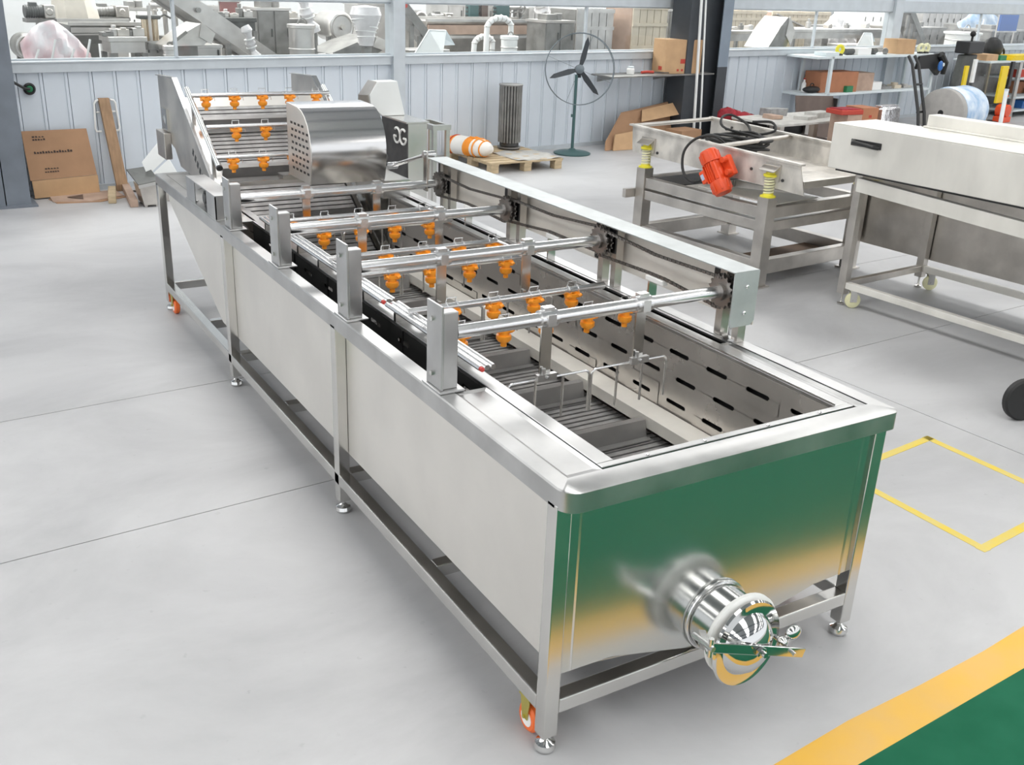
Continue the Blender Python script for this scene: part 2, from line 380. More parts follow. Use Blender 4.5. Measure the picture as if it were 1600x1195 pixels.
# steel columns: rolled H sections with a base plate
def column(name, label, x0, x1, y0, y1, m1, m2, split, rz):
    c = thing(name, label, None, ((x0 + x1) / 2, (y0 + y1) / 2, 0), rz, kind='structure')
    w, d = (x1 - x0) / 2, (y1 - y0) / 2
    for nm, m, z0, z1 in (('column_foot_section', m1, 0.02, split), ('column_shaft', m2, split, 4.5)):
        MB().box(w - 0.03, w, -d, d, z0, z1).box(w - 0.20, w - 0.03, -d, -d + 0.012, z0, z1).build(nm, m, c, smooth=False)
    MB().box(-w, -w + 0.03, -d, d, 0.02, 4.5).box(-w + 0.03, w - 0.03, -0.02, 0.02, 0.02, 4.5).box(-w + 0.03, -w + 0.24, -d, -d + 0.012, 0.02, 4.5).build('column_flange', m1, c, smooth=False)
    MB().box(-w - 0.05, w + 0.05, -d - 0.05, d + 0.05, 0.0, 0.02).build('base_plate', m1, c, smooth=False)
    return c
column('trim_1', 'grey steel column at the left edge beside the cardboard sheets', -0.86, -0.41, 8.08, 8.50, COLUMNGREY, COLUMNGREY, 1.0, R(2))
column('trim_2', 'dark steel column behind the shaker table, paler above', 8.02, 8.87, 9.28, 9.62, COLUMNDARK, COLUMNPALE, 1.02, R(7))
# neighbouring column line far left and behind the camera side stays out of frame

# roof over this hall: grey sheeting, beams, and glowing strips added for light (above the frame, seen only in reflections)
ceiling = MB().box(-16, 30, -16, 20, 6.6, 6.7).build('ceiling', ROOF, None, smooth=False, kind='structure')
ceiling.rotation_euler = (0, 0, R(4))
for k in range(6): MB().box(-13.0 + 6.5 * k, -11.0 + 6.5 * k, -15, 19.0, 6.56, 6.595).build('added_light_strip', GLOWSTRIP, ceiling, smooth=False)
for k in range(9): MB().box(-16, 30, -13.6 + 4.0 * k, -13.3 + 4.0 * k, 6.1, 6.55).build('roof_beam', ROOFBEAM, ceiling, smooth=False)
# ------------------------------------------------------------------ the bubble washer (world axes: x across, y away along it, z up)
W_, L_, H_ = 1.279, 4.632, 0.88
Y1, Y2 = 1.589, 3.132
washer = thing('vegetable_washer', 'long stainless steel washing machine with orange spray nozzles and an inclined far end', 'machine', (0, 0, 0))
# legs with adjustable feet
_foot = MB().lathe([(0.0, 0.0), (0.030, 0.002), (0.034, 0.012), (0.030, 0.026), (0.016, 0.034), (0.010, 0.040), (0.010, 0.062), (0.0, 0.062)], n=20).mesh('foot', MIRROR)
_leg = MB().box(-0.025, 0.025, -0.025, 0.025, 0.055, 0.83).mesh('leg', STEEL, False)
LEGY = [0.025, Y1 + 0.025, Y2 + 0.025, L_ - 0.025]
for x in (0.025, W_ - 0.025):
    for y in LEGY:
        l = inst('leg', _leg, washer, (x, y, 0))
        b = l.modifiers.new('bevel', 'BEVEL'); b.width = 0.004; b.segments = 2
        inst('foot', _foot, l)
for x in (0.025, W_ - 0.025):
    MB().box(x - 0.025, x + 0.025, 0.05, L_ - 0.05, 0.134, 0.185).build('lower_rail', STEEL, washer, 0.004, smooth=False)
for y in LEGY + [0.82, 2.4, 3.75]:
    MB().box(0.05, W_ - 0.05, y - 0.025, y + 0.025, 0.1345, 0.1845).build('cross_rail', STEEL, washer, 0.004, smooth=False)
_cb = MB().box(-0.028, 0.028, -0.028, 0.028, 0.118, 0.126)
_cb.prism([(-0.024, -0.026, 0.12), (-0.024, 0.026, 0.12), (-0.024, 0.014, 0.042), (-0.024, -0.014, 0.042)], (0.003, 0, 0))
_cb.prism([(0.021, -0.026, 0.12), (0.021, 0.026, 0.12), (0.021, 0.014, 0.042), (0.021, -0.014, 0.042)], (0.003, 0, 0))
_cb.cyl((-0.03, 0, 0.05), (0.03, 0, 0.05), 0.006, 8)
_cbm = _cb.mesh('caster', ZINC)
_cwm = MB().lathe([(0.016, -0.017), (0.040, -0.017), (0.0485, -0.010), (0.0485, 0.010), (0.040, 0.017), (0.016, 0.017)], (0, 0, 0.0485), (1, 0, 0), 24).mesh('wheel', ORANGEWHEEL)
_chm = MB().lathe([(0.0, -0.0185), (0.028, -0.0185), (0.028, 0.0185), (0.0, 0.0185)], (0, 0, 0.0485), (1, 0, 0), 18).mesh('wheel_hub', WHITEPL)
for x, y in ((0.03, 0.115), (0.03, L_ - 0.125), (W_ - 0.03, 0.3), (W_ - 0.03, L_ - 0.125)):
    c = inst('caster', _cbm, washer, (x, y, 0.008)); c.scale = (1, 1, 1)
    w = inst('wheel', _cwm, c, (0, 0, -0.008)); inst('wheel_hub', _chm, c, (0, 0, -0.008))

# tank skin: recessed side sheets between the legs, front sheet, sloping trough, slanted far end
for x, nx in ((0.045, 1), (W_ - 0.045, -1)):
    t = 0.004 * nx
    for y0, y1 in ((0.05, Y1 - 0.004), (Y1 + 0.062, Y2 - 0.004)):
        p = MB().prism([(x, y0, 0.275), (x, y1, 0.275), (x, y1, 0.83), (x, y0, 0.83)], (t, 0, 0)).build('side_sheet', SATIN, washer, smooth=False)
    MB().prism([(x, Y2 + 0.062, 0.275), (x, 3.42, 0.275), (x, 4.50, 0.74), (x, 4.50, 0.83), (x, Y2 + 0.062, 0.83)], (t, 0, 0)).build('side_sheet', SATIN, washer, smooth=False)
    for yy in (Y1, Y2):   # folded seam post beside each middle leg, with hinge knuckles
        MB().box(min(x - 0.016 * nx, x + t), max(x - 0.016 * nx, x + t), yy + 0.052, yy + 0.060, 0.275, 0.82).build('seam_strip', DARKSTEEL, washer, smooth=False)
        for zz in (0.78, 0.62, 0.34):
            MB().cyl((x - 0.018 * nx, yy + 0.056, zz - 0.022), (x - 0.018 * nx, yy + 0.056, zz + 0.022), 0.006, 8).build('hinge', STEEL, washer)
_fp = [(0.05, 0.83), (0.05, 0.266), (0.232, 0.263), (0.582, 0.18), (0.90, 0.226), (1.07, 0.263), (1.229, 0.269), (1.229, 0.83)]
MB().prism([(x, 0.012, z) for x, z in _fp], (0, 0.005, 0)).build('front_sheet', FRONTS, washer, smooth=False)
for x in (0.088, 1.187):
    MB().prism([(x - 0.004, 0.012, 0.266), (x, 0.008, 0.266), (x + 0.004, 0.012, 0.266)], (0, 0, 0.56)).build('front_fold', STEEL, washer, smooth=False)
_b = MB()
for (x0, z0), (x1, z1) in zip([(0.048, 0.277), (0.60, 0.20)], [(0.60, 0.20), (1.231, 0.277)]):
    _b.prism([(x0, 0.018, z0), (x1, 0.018, z1), (x1, 3.43, z1), (x0, 3.43, z0)], (0, 0, 0.004))
    _b.prism([(x0, 3.43, z0), (x1, 3.43, z1), (x1, 4.50, 0.742), (x0, 4.50, 0.742)], (0, 0, 0.004))
_b.build('tank_bottom', AGED, washer, smooth=False)

# rim: folded lip with rounded front corners and a skirt
def rim():
    x0, x1, y0, y1 = 0.0, W_ - 0.004, -0.04, 4.645
    def corner(cx, cy, r, a0, n=7): return [(cx + r * math.cos(R(a0 + 90 * i / n)), cy + r * math.sin(R(a0 + 90 * i / n))) for i in range(n + 1)]
    loops = [(corner(x0 + 0.055, y0 + 0.055, 0.055, 180), (0.058, 0.045)), (corner(x1 - 0.03, y0 + 0.03, 0.03, 270), (x1 - 0.058, 0.045)),
             (corner(x1 - 0.02, y1 - 0.02, 0.02, 0), (x1 - 0.058, y1 - 0.06)), (corner(x0 + 0.02, y1 - 0.02, 0.02, 90), (0.058, y1 - 0.06))]
    out = [p for l, _ in loops for p in l]; inn = [q for l, q in loops for _ in l]
    n = len(out); m = MB()
    vs = [(x, y, 0.818) for x, y in out] + [(x, y, 0.876) for x, y in out]
    cx, cy = W_ / 2, 2.3
    def inset(p, q, d): dx = q[0] - p[0]; dy = q[1] - p[1]; l = math.hypot(dx, dy); return (p[0] + dx / l * d, p[1] + dy / l * d)
    vs += [(*inset(p, q, 0.005), 0.880) for p, q in zip(out, inn)]
    vs += [(*q, 0.880) for q in inn] + [(*q, 0.866) for q in inn]
    vs += [(*inset(p, q, 0.012), 0.818) for p, q in zip(out, inn)]
    fs = []
    for a, b in ((5, 0), (0, 1), (1, 2), (2, 3), (3, 4)):
        for i in range(n):
            j = (i + 1) % n; fs.append((a * n + i, a * n + j, b * n + j, b * n + i))
    return m.add(vs, fs)
rim().build('rim', RIMS, washer, angle=40)
def plate(name, m, x0, x1, y0, y1, z, t=0.006, bevel=0.002, parent=None):
    return MB().box(x0, x1, y0, y1, z - t, z).build(name, m, parent or washer, bevel, smooth=False)
# dished front covers over the side channels, inner ledges, far covers
def dished(name, x0, x1, y0, y1, z):
    m = MB(); d = 0.012; k = 0.006
    vs = [(x0, y0, z), (x1, y0, z), (x1, y1, z), (x0, y1, z), (x0 + d, y0 + d * 2, z - k), (x1 - d, y0 + d * 2, z - k), (x1 - d, y1 - d, z - k), (x0 + d, y1 - d, z - k)]
    m.add(vs, [(0, 1, 5, 4), (1, 2, 6, 5), (2, 3, 7, 6), (3, 0, 4, 7), (4, 5, 6, 7)])
    m.box(x0, x1, y0, y1, z - 0.012, z - 0.0075)
    return m.build(name, RIMS, washer, smooth=False)
dished('channel_cover', 0.062, 0.175, 0.05, 0.70, 0.877)
dished('channel_cover', 1.170, 1.213, 0.05, 0.70, 0.877)
MB().box(1.200, 1.216, 0.70, 3.56, 0.870, 0.878).build('channel_lip', RIMS, washer, smooth=False)
plate('inner_ledge', RIMS, 0.179, 0.236, 0.082, 3.56, 0.879, 0.016)
plate('inner_ledge', RIMS, 1.106, 1.166, 0.082, 3.56, 0.879, 0.016)
MB().box(1.106, 1.110, 0.082, 3.56, 0.879, 0.886).build('ledge_edge', PIPE, washer, smooth=False)
fl = plate('front_ledge', RIMS, 0.179, 1.166, 0.058, 0.0815, 0.879, 0.016)
MB().box(0.18, 1.165, 0.044, 0.059, 0.850, 0.856).build('gap_shade_strip', SHADEBLACK, washer, smooth=False)  # black strip laid in to paint the shade of the gap
for x in (0.34, 0.55, 0.80, 1.02):
    MB().lathe([(0.0, 0), (0.006, 0), (0.006, 0.003), (0.003, 0.005), (0, 0.005)], (x, 0.064, 0.879), (0, 0, 1), 10).build('bolt_head', PIPE, fl)
plate('end_cover', RIMS, 0.062, 0.196, 3.20, 4.58, 0.879)
plate('end_cover', RIMS, 1.112, 1.213, 3.56, 4.58, 0.879)
plate('end_cover', RIMS, 0.20, 1.108, 4.50, 4.58, 0.879)

# slotted walls: real capsule holes cut row by row
def slotted(name, m, x, y0, y1, z0, z1, rows, pitch, ln, hh, t):
    b = MB(); zs = sorted(rows)
    cuts = [z0] + [(zs[i][0] + zs[i + 1][0]) / 2 for i in range(len(zs) - 1)] + [z1]
    for i, (zc, off) in enumerate(zs):
        a, c = cuts[i], cuts[i + 1]
        k0 = math.ceil((y0 + pitch / 2 - off) / pitch); ys = []
        k = k0
        while off + k * pitch + pitch / 2 <= y1: ys.append(off + k * pitch); k += 1
        start = ys[0] - pitch / 2; end = ys[-1] + pitch / 2
        if start > y0: b.add([(x, y0, a), (x, start, a), (x, start, c), (x, y0, c)], [(0, 1, 2, 3)])
        if end < y1: b.add([(x, end, a), (x, y1, a), (x, y1, c), (x, end, c)], [(0, 1, 2, 3)])
        for yc in ys:
            l, r = yc - pitch / 2, yc + pitch / 2; r2 = hh / 2; h = ln / 2 - r2
            up = [(x, yc + h + r2 * math.cos(R(q)), zc + r2 * math.sin(R(q))) for q in (0, 45, 90)] + [(x, yc - h + r2 * math.cos(R(q)), zc + r2 * math.sin(R(q))) for q in (90, 135, 180)]
            dn = [(p[0], p[1], 2 * zc - p[2]) for p in up]
            b.add([(x, l, zc), (x, l, c), (x, r, c), (x, r, zc)] + up, [tuple(range(10))])
            b.add([(x, l, zc), (x, l, a), (x, r, a), (x, r, zc)] + dn, [tuple(range(10))])
    o = b.build(name, m, washer, smooth=False)
    s = o.modifiers.new('sheet', 'SOLIDIFY'); s.thickness = t; s.use_rim = False
    return o
slotted('slotted_wall', TANKIN, 1.108, 0.085, 3.56, 0.535, 0.866, [(0.793, 0.205), (0.692, 0.15), (0.588, 0.195)], 0.215, 0.115, 0.017, 0.003)
slotted('slotted_wall', TANKIN, 0.205, 0.085, 3.56, 0.50, 0.866, [(0.793, 0.205), (0.692, 0.15), (0.588, 0.195)], 0.215, 0.115, 0.017, 0.003)
slotted('channel_shade_wall', SHADEBLACK, 0.182, 0.70, 3.20, 0.70, 0.863, [(0.815, 0.05)], 0.26, 0.10, 0.020, 0.003)  # outer face of the tank wall, blackened to stand in for channel shade
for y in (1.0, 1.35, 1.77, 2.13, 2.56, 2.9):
    MB().box(0.1755, 0.181, y - 0.004, y + 0.004, 0.70, 0.863).build('channel_joint', DARKSTEEL, washer, smooth=False)
MB().box(0.050, 0.184, 0.70, 3.20, 0.694, 0.70).build('channel_floor', SHADEBLACK, washer, smooth=False)
MB().box(0.0505, 0.056, 0.70, 3.20, 0.70, 0.862).build('channel_shade_wall', SHADEBLACK, washer, smooth=False)
MB().box(1.140, 1.228, 0.70, 3.56, 0.74, 0.746).build('channel_floor', SHADEBLACK, washer, smooth=False)
MB().box(1.138, 1.142, 0.085, 3.56, 0.50, 0.862).build('channel_shade_wall', SHADEBLACK, washer, smooth=False)  # right channel blackened the same way, shade put into the colour
MB().box(1.2225, 1.2275, 0.085, 3.56, 0.50, 0.862).build('channel_shade_wall', SHADEBLACK, washer, smooth=False)
MB().box(0.21, 1.104, 0.082, 0.086, 0.46, 0.863).build('inner_end_sheet', TANKIN, washer, smooth=False)

# belt: beams, slats and flights, level then climbing
def belt_pt(t):   # arc length along the belt from y = 0.1 -> (y, z, angle)
    if t < 3.36: return 0.1 + t, 0.462, 0.0
    a = math.atan(0.644); u = t - 3.36
    return 3.46 + u * math.cos(a), 0.462 + u * math.sin(a), a
for x0, x1 in ((0.215, 0.315), (0.995, 1.100)):
    m = MB().prism([(x0, 0.09, 0.535), (x1, 0.09, 0.535), (x1, 3.46, 0.535), (x0, 3.46, 0.535)], (0, 0, 0.012))
    xi = x1 - 0.006 if x0 < 0.5 else x0
    m.box(xi, xi + 0.006, 0.09, 3.46, 0.50, 0.535)
    m.build('belt_guard', AGEDPALE, washer, smooth=False)
    xa = x0 + 0.01 if x0 < 0.5 else x1 - 0.06
    MB().prism([(xa, 3.46, 0.547), (xa, 4.62, 1.294), (xa, 4.62, 1.277), (xa, 3.46, 0.53)], (0.05, 0, 0)).build('belt_guard', STEEL, washer, smooth=False)
_sl = MB().box(0.25, 1.03, -0.0145, 0.0145, -0.004, 0.004).box(0.25, 1.03, -0.0165, -0.0115, 0.004, 0.008).mesh('belt_slat', BELT, False)
_fl = MB().prism([(0.29, 0.0, 0), (0.29, 0.004, 0), (0.29, 0.024, 0.07), (0.29, 0.044, 0.074), (0.29, 0.044, 0.078), (0.29, 0.018, 0.075)], (0.69, 0, 0)).box(0.29, 0.98, -0.03, 0.0, 0.008, 0.012).mesh('flight', FLIGHT, False)
t = 0.0
while t < 4.85:
    y, z, a = belt_pt(t); inst('belt_slat', _sl, washer, (0, y, z), (a, 0, 0)); t += 0.036
for k in range(11):
    t = 0.31 + 0.43 * k
    y, z, a = belt_pt(t); inst('flight', _fl, washer, (0, y, z + 0.004), (a, 0, 0))
MB().prism([(0.235, 0.09, 0.44), (0.235, 3.46, 0.44), (0.235, 4.60, 1.176), (0.235, 4.60, 1.166), (0.235, 3.46, 0.43), (0.235, 0.09, 0.43)], (0.82, 0, 0)).build('belt_pan', DARKSTEEL, washer, smooth=False)
MB().cyl((0.205, 4.70, 1.205), (1.10, 4.70, 1.205), 0.045, 20).build('head_roller', STEEL, washer)
MB().prism([(0.205, 4.70, 1.262), (1.10, 4.70, 1.262), (1.10, 4.80, 1.312), (0.205, 4.80, 1.312)], (0, 0, 0.005)).build('discharge_sheet', SATIN, washer, smooth=False)

# left posts that carry the rake shafts
STN = [(0.736, 1.068), (1.512, 1.078), (2.312, 1.046), (3.052, 1.034)]
for y, z in STN:
    b = z + 0.075
    p = MB().box(0.024, 0.077, y - 0.022, y + 0.022, 0.888, b).build('post', RIMS, washer, 0.003, smooth=False)
    MB().box(0.014, 0.022, y - 0.03, y + 0.075, 0.888, b + 0.024).build('post_plate', RIMS, p, 0.002, smooth=False)
    MB().box(0.004, 0.094, y - 0.042, y + 0.09, 0.8805, 0.8878).build('base_plate', RIMS, p, 0.002, smooth=False)
    for zz in (0.93, b - 0.03):
        MB().lathe([(0.0, 0), (0.009, 0), (0.009, 0.007), (0, 0.009)], (0.014, y + 0.032, zz), (-1, 0, 0), 6).build('bolt', STEEL, p)

# spray nozzle: saddle clamp, two lobes, body, ball nut, tip
_n = MB().box(-0.024, 0.024, -0.017, 0.017, -0.020, -0.006)
_n.cyl((-0.017, 0, -0.024), (-0.017, 0, 0.000), 0.013, 10).cyl((0.017, 0, -0.024), (0.017, 0, 0.000), 0.013, 10)
_n.cyl((0.018, -0.017, -0.014), (0.028, -0.017, -0.008), 0.007, 8).cyl((-0.018, -0.017, -0.014), (-0.028, -0.017, -0.008), 0.007, 8)
_n.lathe([(0.0, -0.018), (0.017, -0.020), (0.017, -0.034), (0.024, -0.036), (0.025, -0.050), (0.019, -0.060), (0.010, -0.064), (0.010, -0.080), (0.0, -0.080)], (0, 0, 0), (0, 0, 1), 14)
NOZ = _n.mesh('spray_nozzle', ORANGE)
CLIP = MB().tube([(-0.020, 0.012, -0.012), (-0.020, 0.014, 0.012), (-0.020, 0.004, 0.034), (0.020, 0.004, 0.034), (0.020, 0.014, 0.012), (0.020, 0.012, -0.012)], 0.0024, 6).tube([(0.022, -0.004, -0.02), (0.052, -0.002, -0.016), (0.054, -0.002, -0.034)], 0.0022, 6).mesh('clip', PIPE)
def spray_pipe(y, z, x0, x1, xs, r=0.0145, bend=True):
    m = MB().cyl((x0, y, z), (x1, y, z), r, 14)
    for x in xs: m.torus((x - 0.022, y, z), (1, 0, 0), r + 0.0015, 0.003, 14, 6).torus((x + 0.022, y, z), (1, 0, 0), r + 0.0015, 0.003, 14, 6)
    p = m.build('spray_pipe', PIPE, washer)
    for x in xs:
        o = inst('spray_nozzle', NOZ, p, (x, y, z - 0.008), (random.uniform(-0.08, 0.08), 0, random.uniform(-0.35, 0.15)), (1.16, 1.16, 1.0))
        inst('clip', CLIP, p, (x, y, z))
    return p
REDPLUG = mat('red_plug', (0.60, 0.06, 0.05), 0.5)
N4 = [0.375, 0.56, 0.75, 0.935]; N5 = [0.288, 0.470, 0.655, 0.845, 1.022]
for i, (y1, y2, a, b) in enumerate(((1.355, 1.095, [0.388, 0.573, 0.760, 0.944], N5), (2.172, 1.882, [0.312, 0.476, 0.662, 0.848, 1.03], N4), (2.92, 2.66, N5, [0.366, 0.557, 0.74, 0.936]))):
    spray_pipe(y1, 0.930, 0.20, 1.10, a); spray_pipe(y2, 0.930, 0.20, 1.06, b)
    # three supply tubes along the left ledge and one return tube on the right, bent down to the ledge
    for k, x in enumerate((0.184, 0.208, 0.232)):
        MB().cyl((x, y2 - 0.34 + 0.0 * k, 0.920), (x, y1 + 0.15, 0.920), 0.0095, 10).build('supply_tube', PIPE, washer)
    for yy in (y2 - 0.16, y1 + 0.06):
        MB().box(0.176, 0.242, yy - 0.01, yy + 0.01, 0.8785, 0.912).build('tube_saddle', STEEL, washer, smooth=False)
    c = 0.045
    MB().tube([(1.06 - c, y2, 0.930)] + arc((1.06 - c, y2 + c, 0.930), c, -90, 0, 6, (1, 0, 0), (0, 1, 0)) + [(1.06, y1 + 0.02, 0.930)] + arc((1.06, y1 + 0.02, 0.93 - 0.03), 0.03, 90, 0, 4, (0, 1, 0), (0, 0, 1)) + [(1.06, y1 + 0.05, 0.83)], 0.0145, 12).build('return_tube', PIPE, washer)
    MB().lathe([(0.0, 0), (0.008, 0), (0.008, 0.012), (0, 0.014)], (0.184, y2 - 0.34, 0.920), (0, -1, 0), 10).build('tube_plug', REDPLUG, washer)

# rake shafts with clamps, hanging arms and wire rakes
for i, (y, z) in enumerate(STN):
    sh = MB().cyl((0.078, y, z), (1.215, y, z), 0.0225, 20).build('rake_shaft', PIPE, washer)
    for j, x in enumerate((0.420, 0.812)):
        MB().lathe([(0.0225, -0.032), (0.030, -0.032), (0.030, 0.032), (0.0225, 0.032)], (x, y, z), (1, 0, 0), 20).box(x - 0.020, x + 0.020, y - 0.014, y + 0.014, z + 0.024, z + 0.040).box(x - 0.016, x + 0.016, y - 0.034, y - 0.026, z - 0.02, z + 0.02).build('clamp', PIPE, sh)
        zb = z - 0.205
        MB().box(x - 0.021, x + 0.021, y - 0.004, y + 0.004, zb - 0.02, z - 0.024).build('arm', STEEL, sh, smooth=False)
        MB().box(x - 0.038, x + 0.038, y - 0.022, y - 0.0045, zb - 0.012, zb + 0.012).cyl((x - 0.012, y - 0.013, zb + 0.012), (x - 0.012, y - 0.013, zb + 0.032), 0.008, 8).cyl((x, y - 0.03, zb), (x, y + 0.016, zb), 0.006, 8).build('bracket', RIMS, sh, smooth=False)
        x0 = 0.284 if j == 0 else 0.627
        m = MB(); zt = zb - 0.016; w = 0.333; h = 0.155
        m.tube([(x0, y + 0.012, zt - h), (x0, y + 0.012, zt - 0.02)] + arc((x0 + 0.02, y + 0.012, zt - 0.02), 0.02, 180, 90, 4, (1, 0, 0), (0, 0, 1)) + [(x0 + w - 0.02, y + 0.012, zt)] + arc((x0 + w - 0.02, y + 0.012, zt - 0.02), 0.02, 90, 0, 4, (1, 0, 0), (0, 0, 1)) + [(x0 + w, y + 0.012, zt - h)], 0.0045, 8)
        for k in (1, 2): m.cyl((x0 + w * k / 3, y + 0.012, zt - 0.002), (x0 + w * k / 3, y + 0.012, zt - h), 0.0045, 8)
        m.build('rake', PIPE, sh)

# chain case along the right: top, back and end plate, uprights, sprockets and chains
cc = MB().box(1.168, 1.288, 0.665, 3.17, 1.153, 1.157).build('chain_case', GALV, washer, smooth=False)
MB().box(1.284, 1.288, 0.665, 3.17, 0.945, 1.1525).build('case_back', CASEBACK, cc, smooth=False)
MB().prism([(1.168, 0.664, 1.157), (1.288, 0.664, 1.157), (1.288, 0.664, 0.965), (1.272, 0.664, 0.948), (1.175, 0.664, 0.948), (1.168, 0.664, 0.96)], (0, 0.004, 0)).build('end_plate', GALV, cc, smooth=False)
for zz in (1.10, 1.00):
    MB().lathe([(0, 0), (0.008, 0), (0.008, 0.004), (0.004, 0.008), (0, 0.008)], (1.232, 0.664, zz), (0, -1, 0), 8).build('bolt', PIPE, cc)
MB().cyl((1.240, 0.72, 0.885), (1.240, 0.72, 0.955), 0.014, 12).lathe([(0, 0), (0.035, 0), (0.035, 0.008), (0.014, 0.014), (0, 0.014)], (1.240, 0.72, 0.8805), (0, 0, 1), 14).build('case_foot', PIPE, cc)
def sprocket(x, y, z, r, n=17):
    pts = []
    for k in range(n):
        a = 2 * PI * k / n; s = 2 * PI / n
        for rr, da in ((r - 0.010, 0), (r - 0.009, 0.22), (r, 0.42), (r, 0.58), (r - 0.009, 0.78)):
            pts.append((x, y + rr * math.cos(a + da * s), z + rr * math.sin(a + da * s)))
    return MB().prism(pts, (0.007, 0, 0)).cyl((x - 0.012, y, z), (x + 0.012, y, z), 0.032, 16)
for y, z in STN:
    u = MB().box(1.225, 1.262, y + 0.030, y + 0.066, 0.881, 1.145).box(1.225, 1.262, y - 0.062, y - 0.030, 0.881, 1.145).build('upright', AGED, washer, smooth=False)
    MB().box(1.232, 1.262, y + 0.07, y + 0.11, 0.97, 1.13).build('bearing_block', BLACKPL, u, 0.006, smooth=False)
    MB().box(1.218, 1.226, y - 0.060, y + 0.060, z - 0.05, z + 0.05).build('bearing_plate', DARKSTEEL, u, smooth=False)
    sprocket(1.172, y, z, 0.066).build('sprocket', CHAIN, washer, smooth=False)
    sprocket(1.196, y, z, 0.066).build('sprocket', CHAIN, washer, smooth=False)
def chain(x, pts):
    m = MB(); st = 0.0127; d = 0; L = []
    for a, b in zip(pts, pts[1:]):
        a = Vector((x, *a)); b = Vector((x, *b)); n = max(1, round((b - a).length / st)); L += [a.lerp(b, i / n) for i in range(n)]
    L.append(Vector((x, *pts[-1])))
    for i in range(len(L) - 1):
        w = 0.0065 if i % 2 else 0.0045
        for s in (-1, 1): m.bar(L[i] + Vector((s * w, 0, 0)), L[i + 1] + Vector((s * w, 0, 0)), 0.0018, 0.0095)
        m.bar(L[i] + Vector((-0.009, 0, 0)), L[i] + Vector((0.009, 0, 0)), 0.006, 0.006)
    return m.build('drive_chain', CHAIN, washer, smooth=False)
for k in range(3):
    (ya, za), (yb, zb) = STN[k], STN[k + 1]; x = 1.1755 if k % 2 == 0 else 1.1995
    chain(x, [(ya, za + 0.052), (ya + (yb - ya) * 0.5, (za + zb) / 2 + 0.036), (yb, zb + 0.052)])
    ym = ya + (yb - ya) * 0.48; zm = (za + zb) / 2 - 0.045
    chain(x, [(ya, za - 0.062), (ym - 0.05, zm), (ym + 0.05, zm), (yb, zb - 0.062)])
    tb = MB().box(x - 0.014, x + 0.014, ym - 0.055, ym + 0.055, zm - 0.028, zm - 0.006).build('chain_guide', WHITEPL, washer, 0.004, smooth=False)
    MB().box(x - 0.018, x + 0.022, ym + 0.02, ym + 0.03, 0.8805, zm - 0.028).build('guide_bracket', STEEL, tb, smooth=False)

# inclined end: side plates, edge manifolds, three spray pipes
def side_plate(x, t):
    pl = [(3.60, 0.60), (3.60, 0.70), (3.875, 0.86), (4.76, 1.435), (5.22, 1.41), (5.22, 1.05), (4.89, 0.985), (4.77, 0.89), (4.55, 0.882), (4.30, 0.74)]
    p = MB().prism([(x, y, z) for y, z in pl], (t, 0, 0)).build('incline_side_plate', AGED, washer, smooth=False)
    MB().bar((x + t / 2, 3.87, 0.862), (x + t / 2, 4.76, 1.440), 0.032, 0.006).build('edge_flange', PIPE, p, smooth=False)
    MB().bar((x + t / 2, 4.76, 1.440), (x + t / 2, 5.225, 1.414), 0.030, 0.005).build('edge_flange', STEEL, p, smooth=False)
    return p
pl = side_plate(0.196, 0.004); pr = side_plate(1.106, 0.004)
MB().lathe([(0.0, 0), (0.045, 0), (0.045, 0.012), (0.022, 0.02), (0, 0.02)], (0.196, 5.06, 1.15), (-1, 0, 0), 16).box(0.180, 0.196, 4.99, 5.13, 1.08, 1.22).build('bearing_flange', STEEL, pl)
MB().box(0.15, 0.196, 4.98, 5.20, 0.90, 1.07).build('gear_cover', AGED, pl, 0.004, smooth=False)
m = MB()
for k in range(5): m.cbox((0.1955, 4.42 - 0.045 * k, 0.985 + 0.0 * k - 0.03 * k + 0.05), (0.002, 0.028, 0.04), Matrix.Rotation(R(30), 3, 'X'))
m.build('slot_holes', SHADEBLACK, pl, smooth=False, kind='stuff')
for x in (0.215, 1.085):
    mf = MB().cyl((x, 3.92, 1.030), (x, 4.54, 1.398), 0.016, 14).build('edge_manifold', PIPE, washer)
    MB().lathe([(0, 0), (0.019, 0), (0.019, 0.012), (0, 0.014)], (x, 3.92, 1.030), (0, -0.86, -0.51), 12).build('end_plug', BLACKPL, mf)
    for yy, zz in ((4.02, 1.07), (4.40, 1.30)):
        MB().box(x - 0.014 if x < 0.5 else x - 0.004, x + 0.004 if x < 0.5 else x + 0.022, yy - 0.012, yy + 0.012, zz - 0.16, zz + 0.02).build('manifold_bracket', STEEL, mf, smooth=False)
spray_pipe(4.44, 1.368, 0.215, 1.085, [0.30 + 0.175 * k for k in range(5)], 0.014)
spray_pipe(4.145, 1.222, 0.215, 1.085, [0.39 + 0.178 * k for k in range(4)], 0.014)
spray_pipe(3.965, 1.075, 0.215, 1.085, [0.31 + 0.18 * k for k in range(5)], 0.014)
MB().box(0.20, 1.106, 3.835, 3.86, 0.945, 0.955).box(0.20, 1.106, 3.855, 3.86, 0.925, 0.955).build('cross_angle', PIPE, washer, smooth=False)
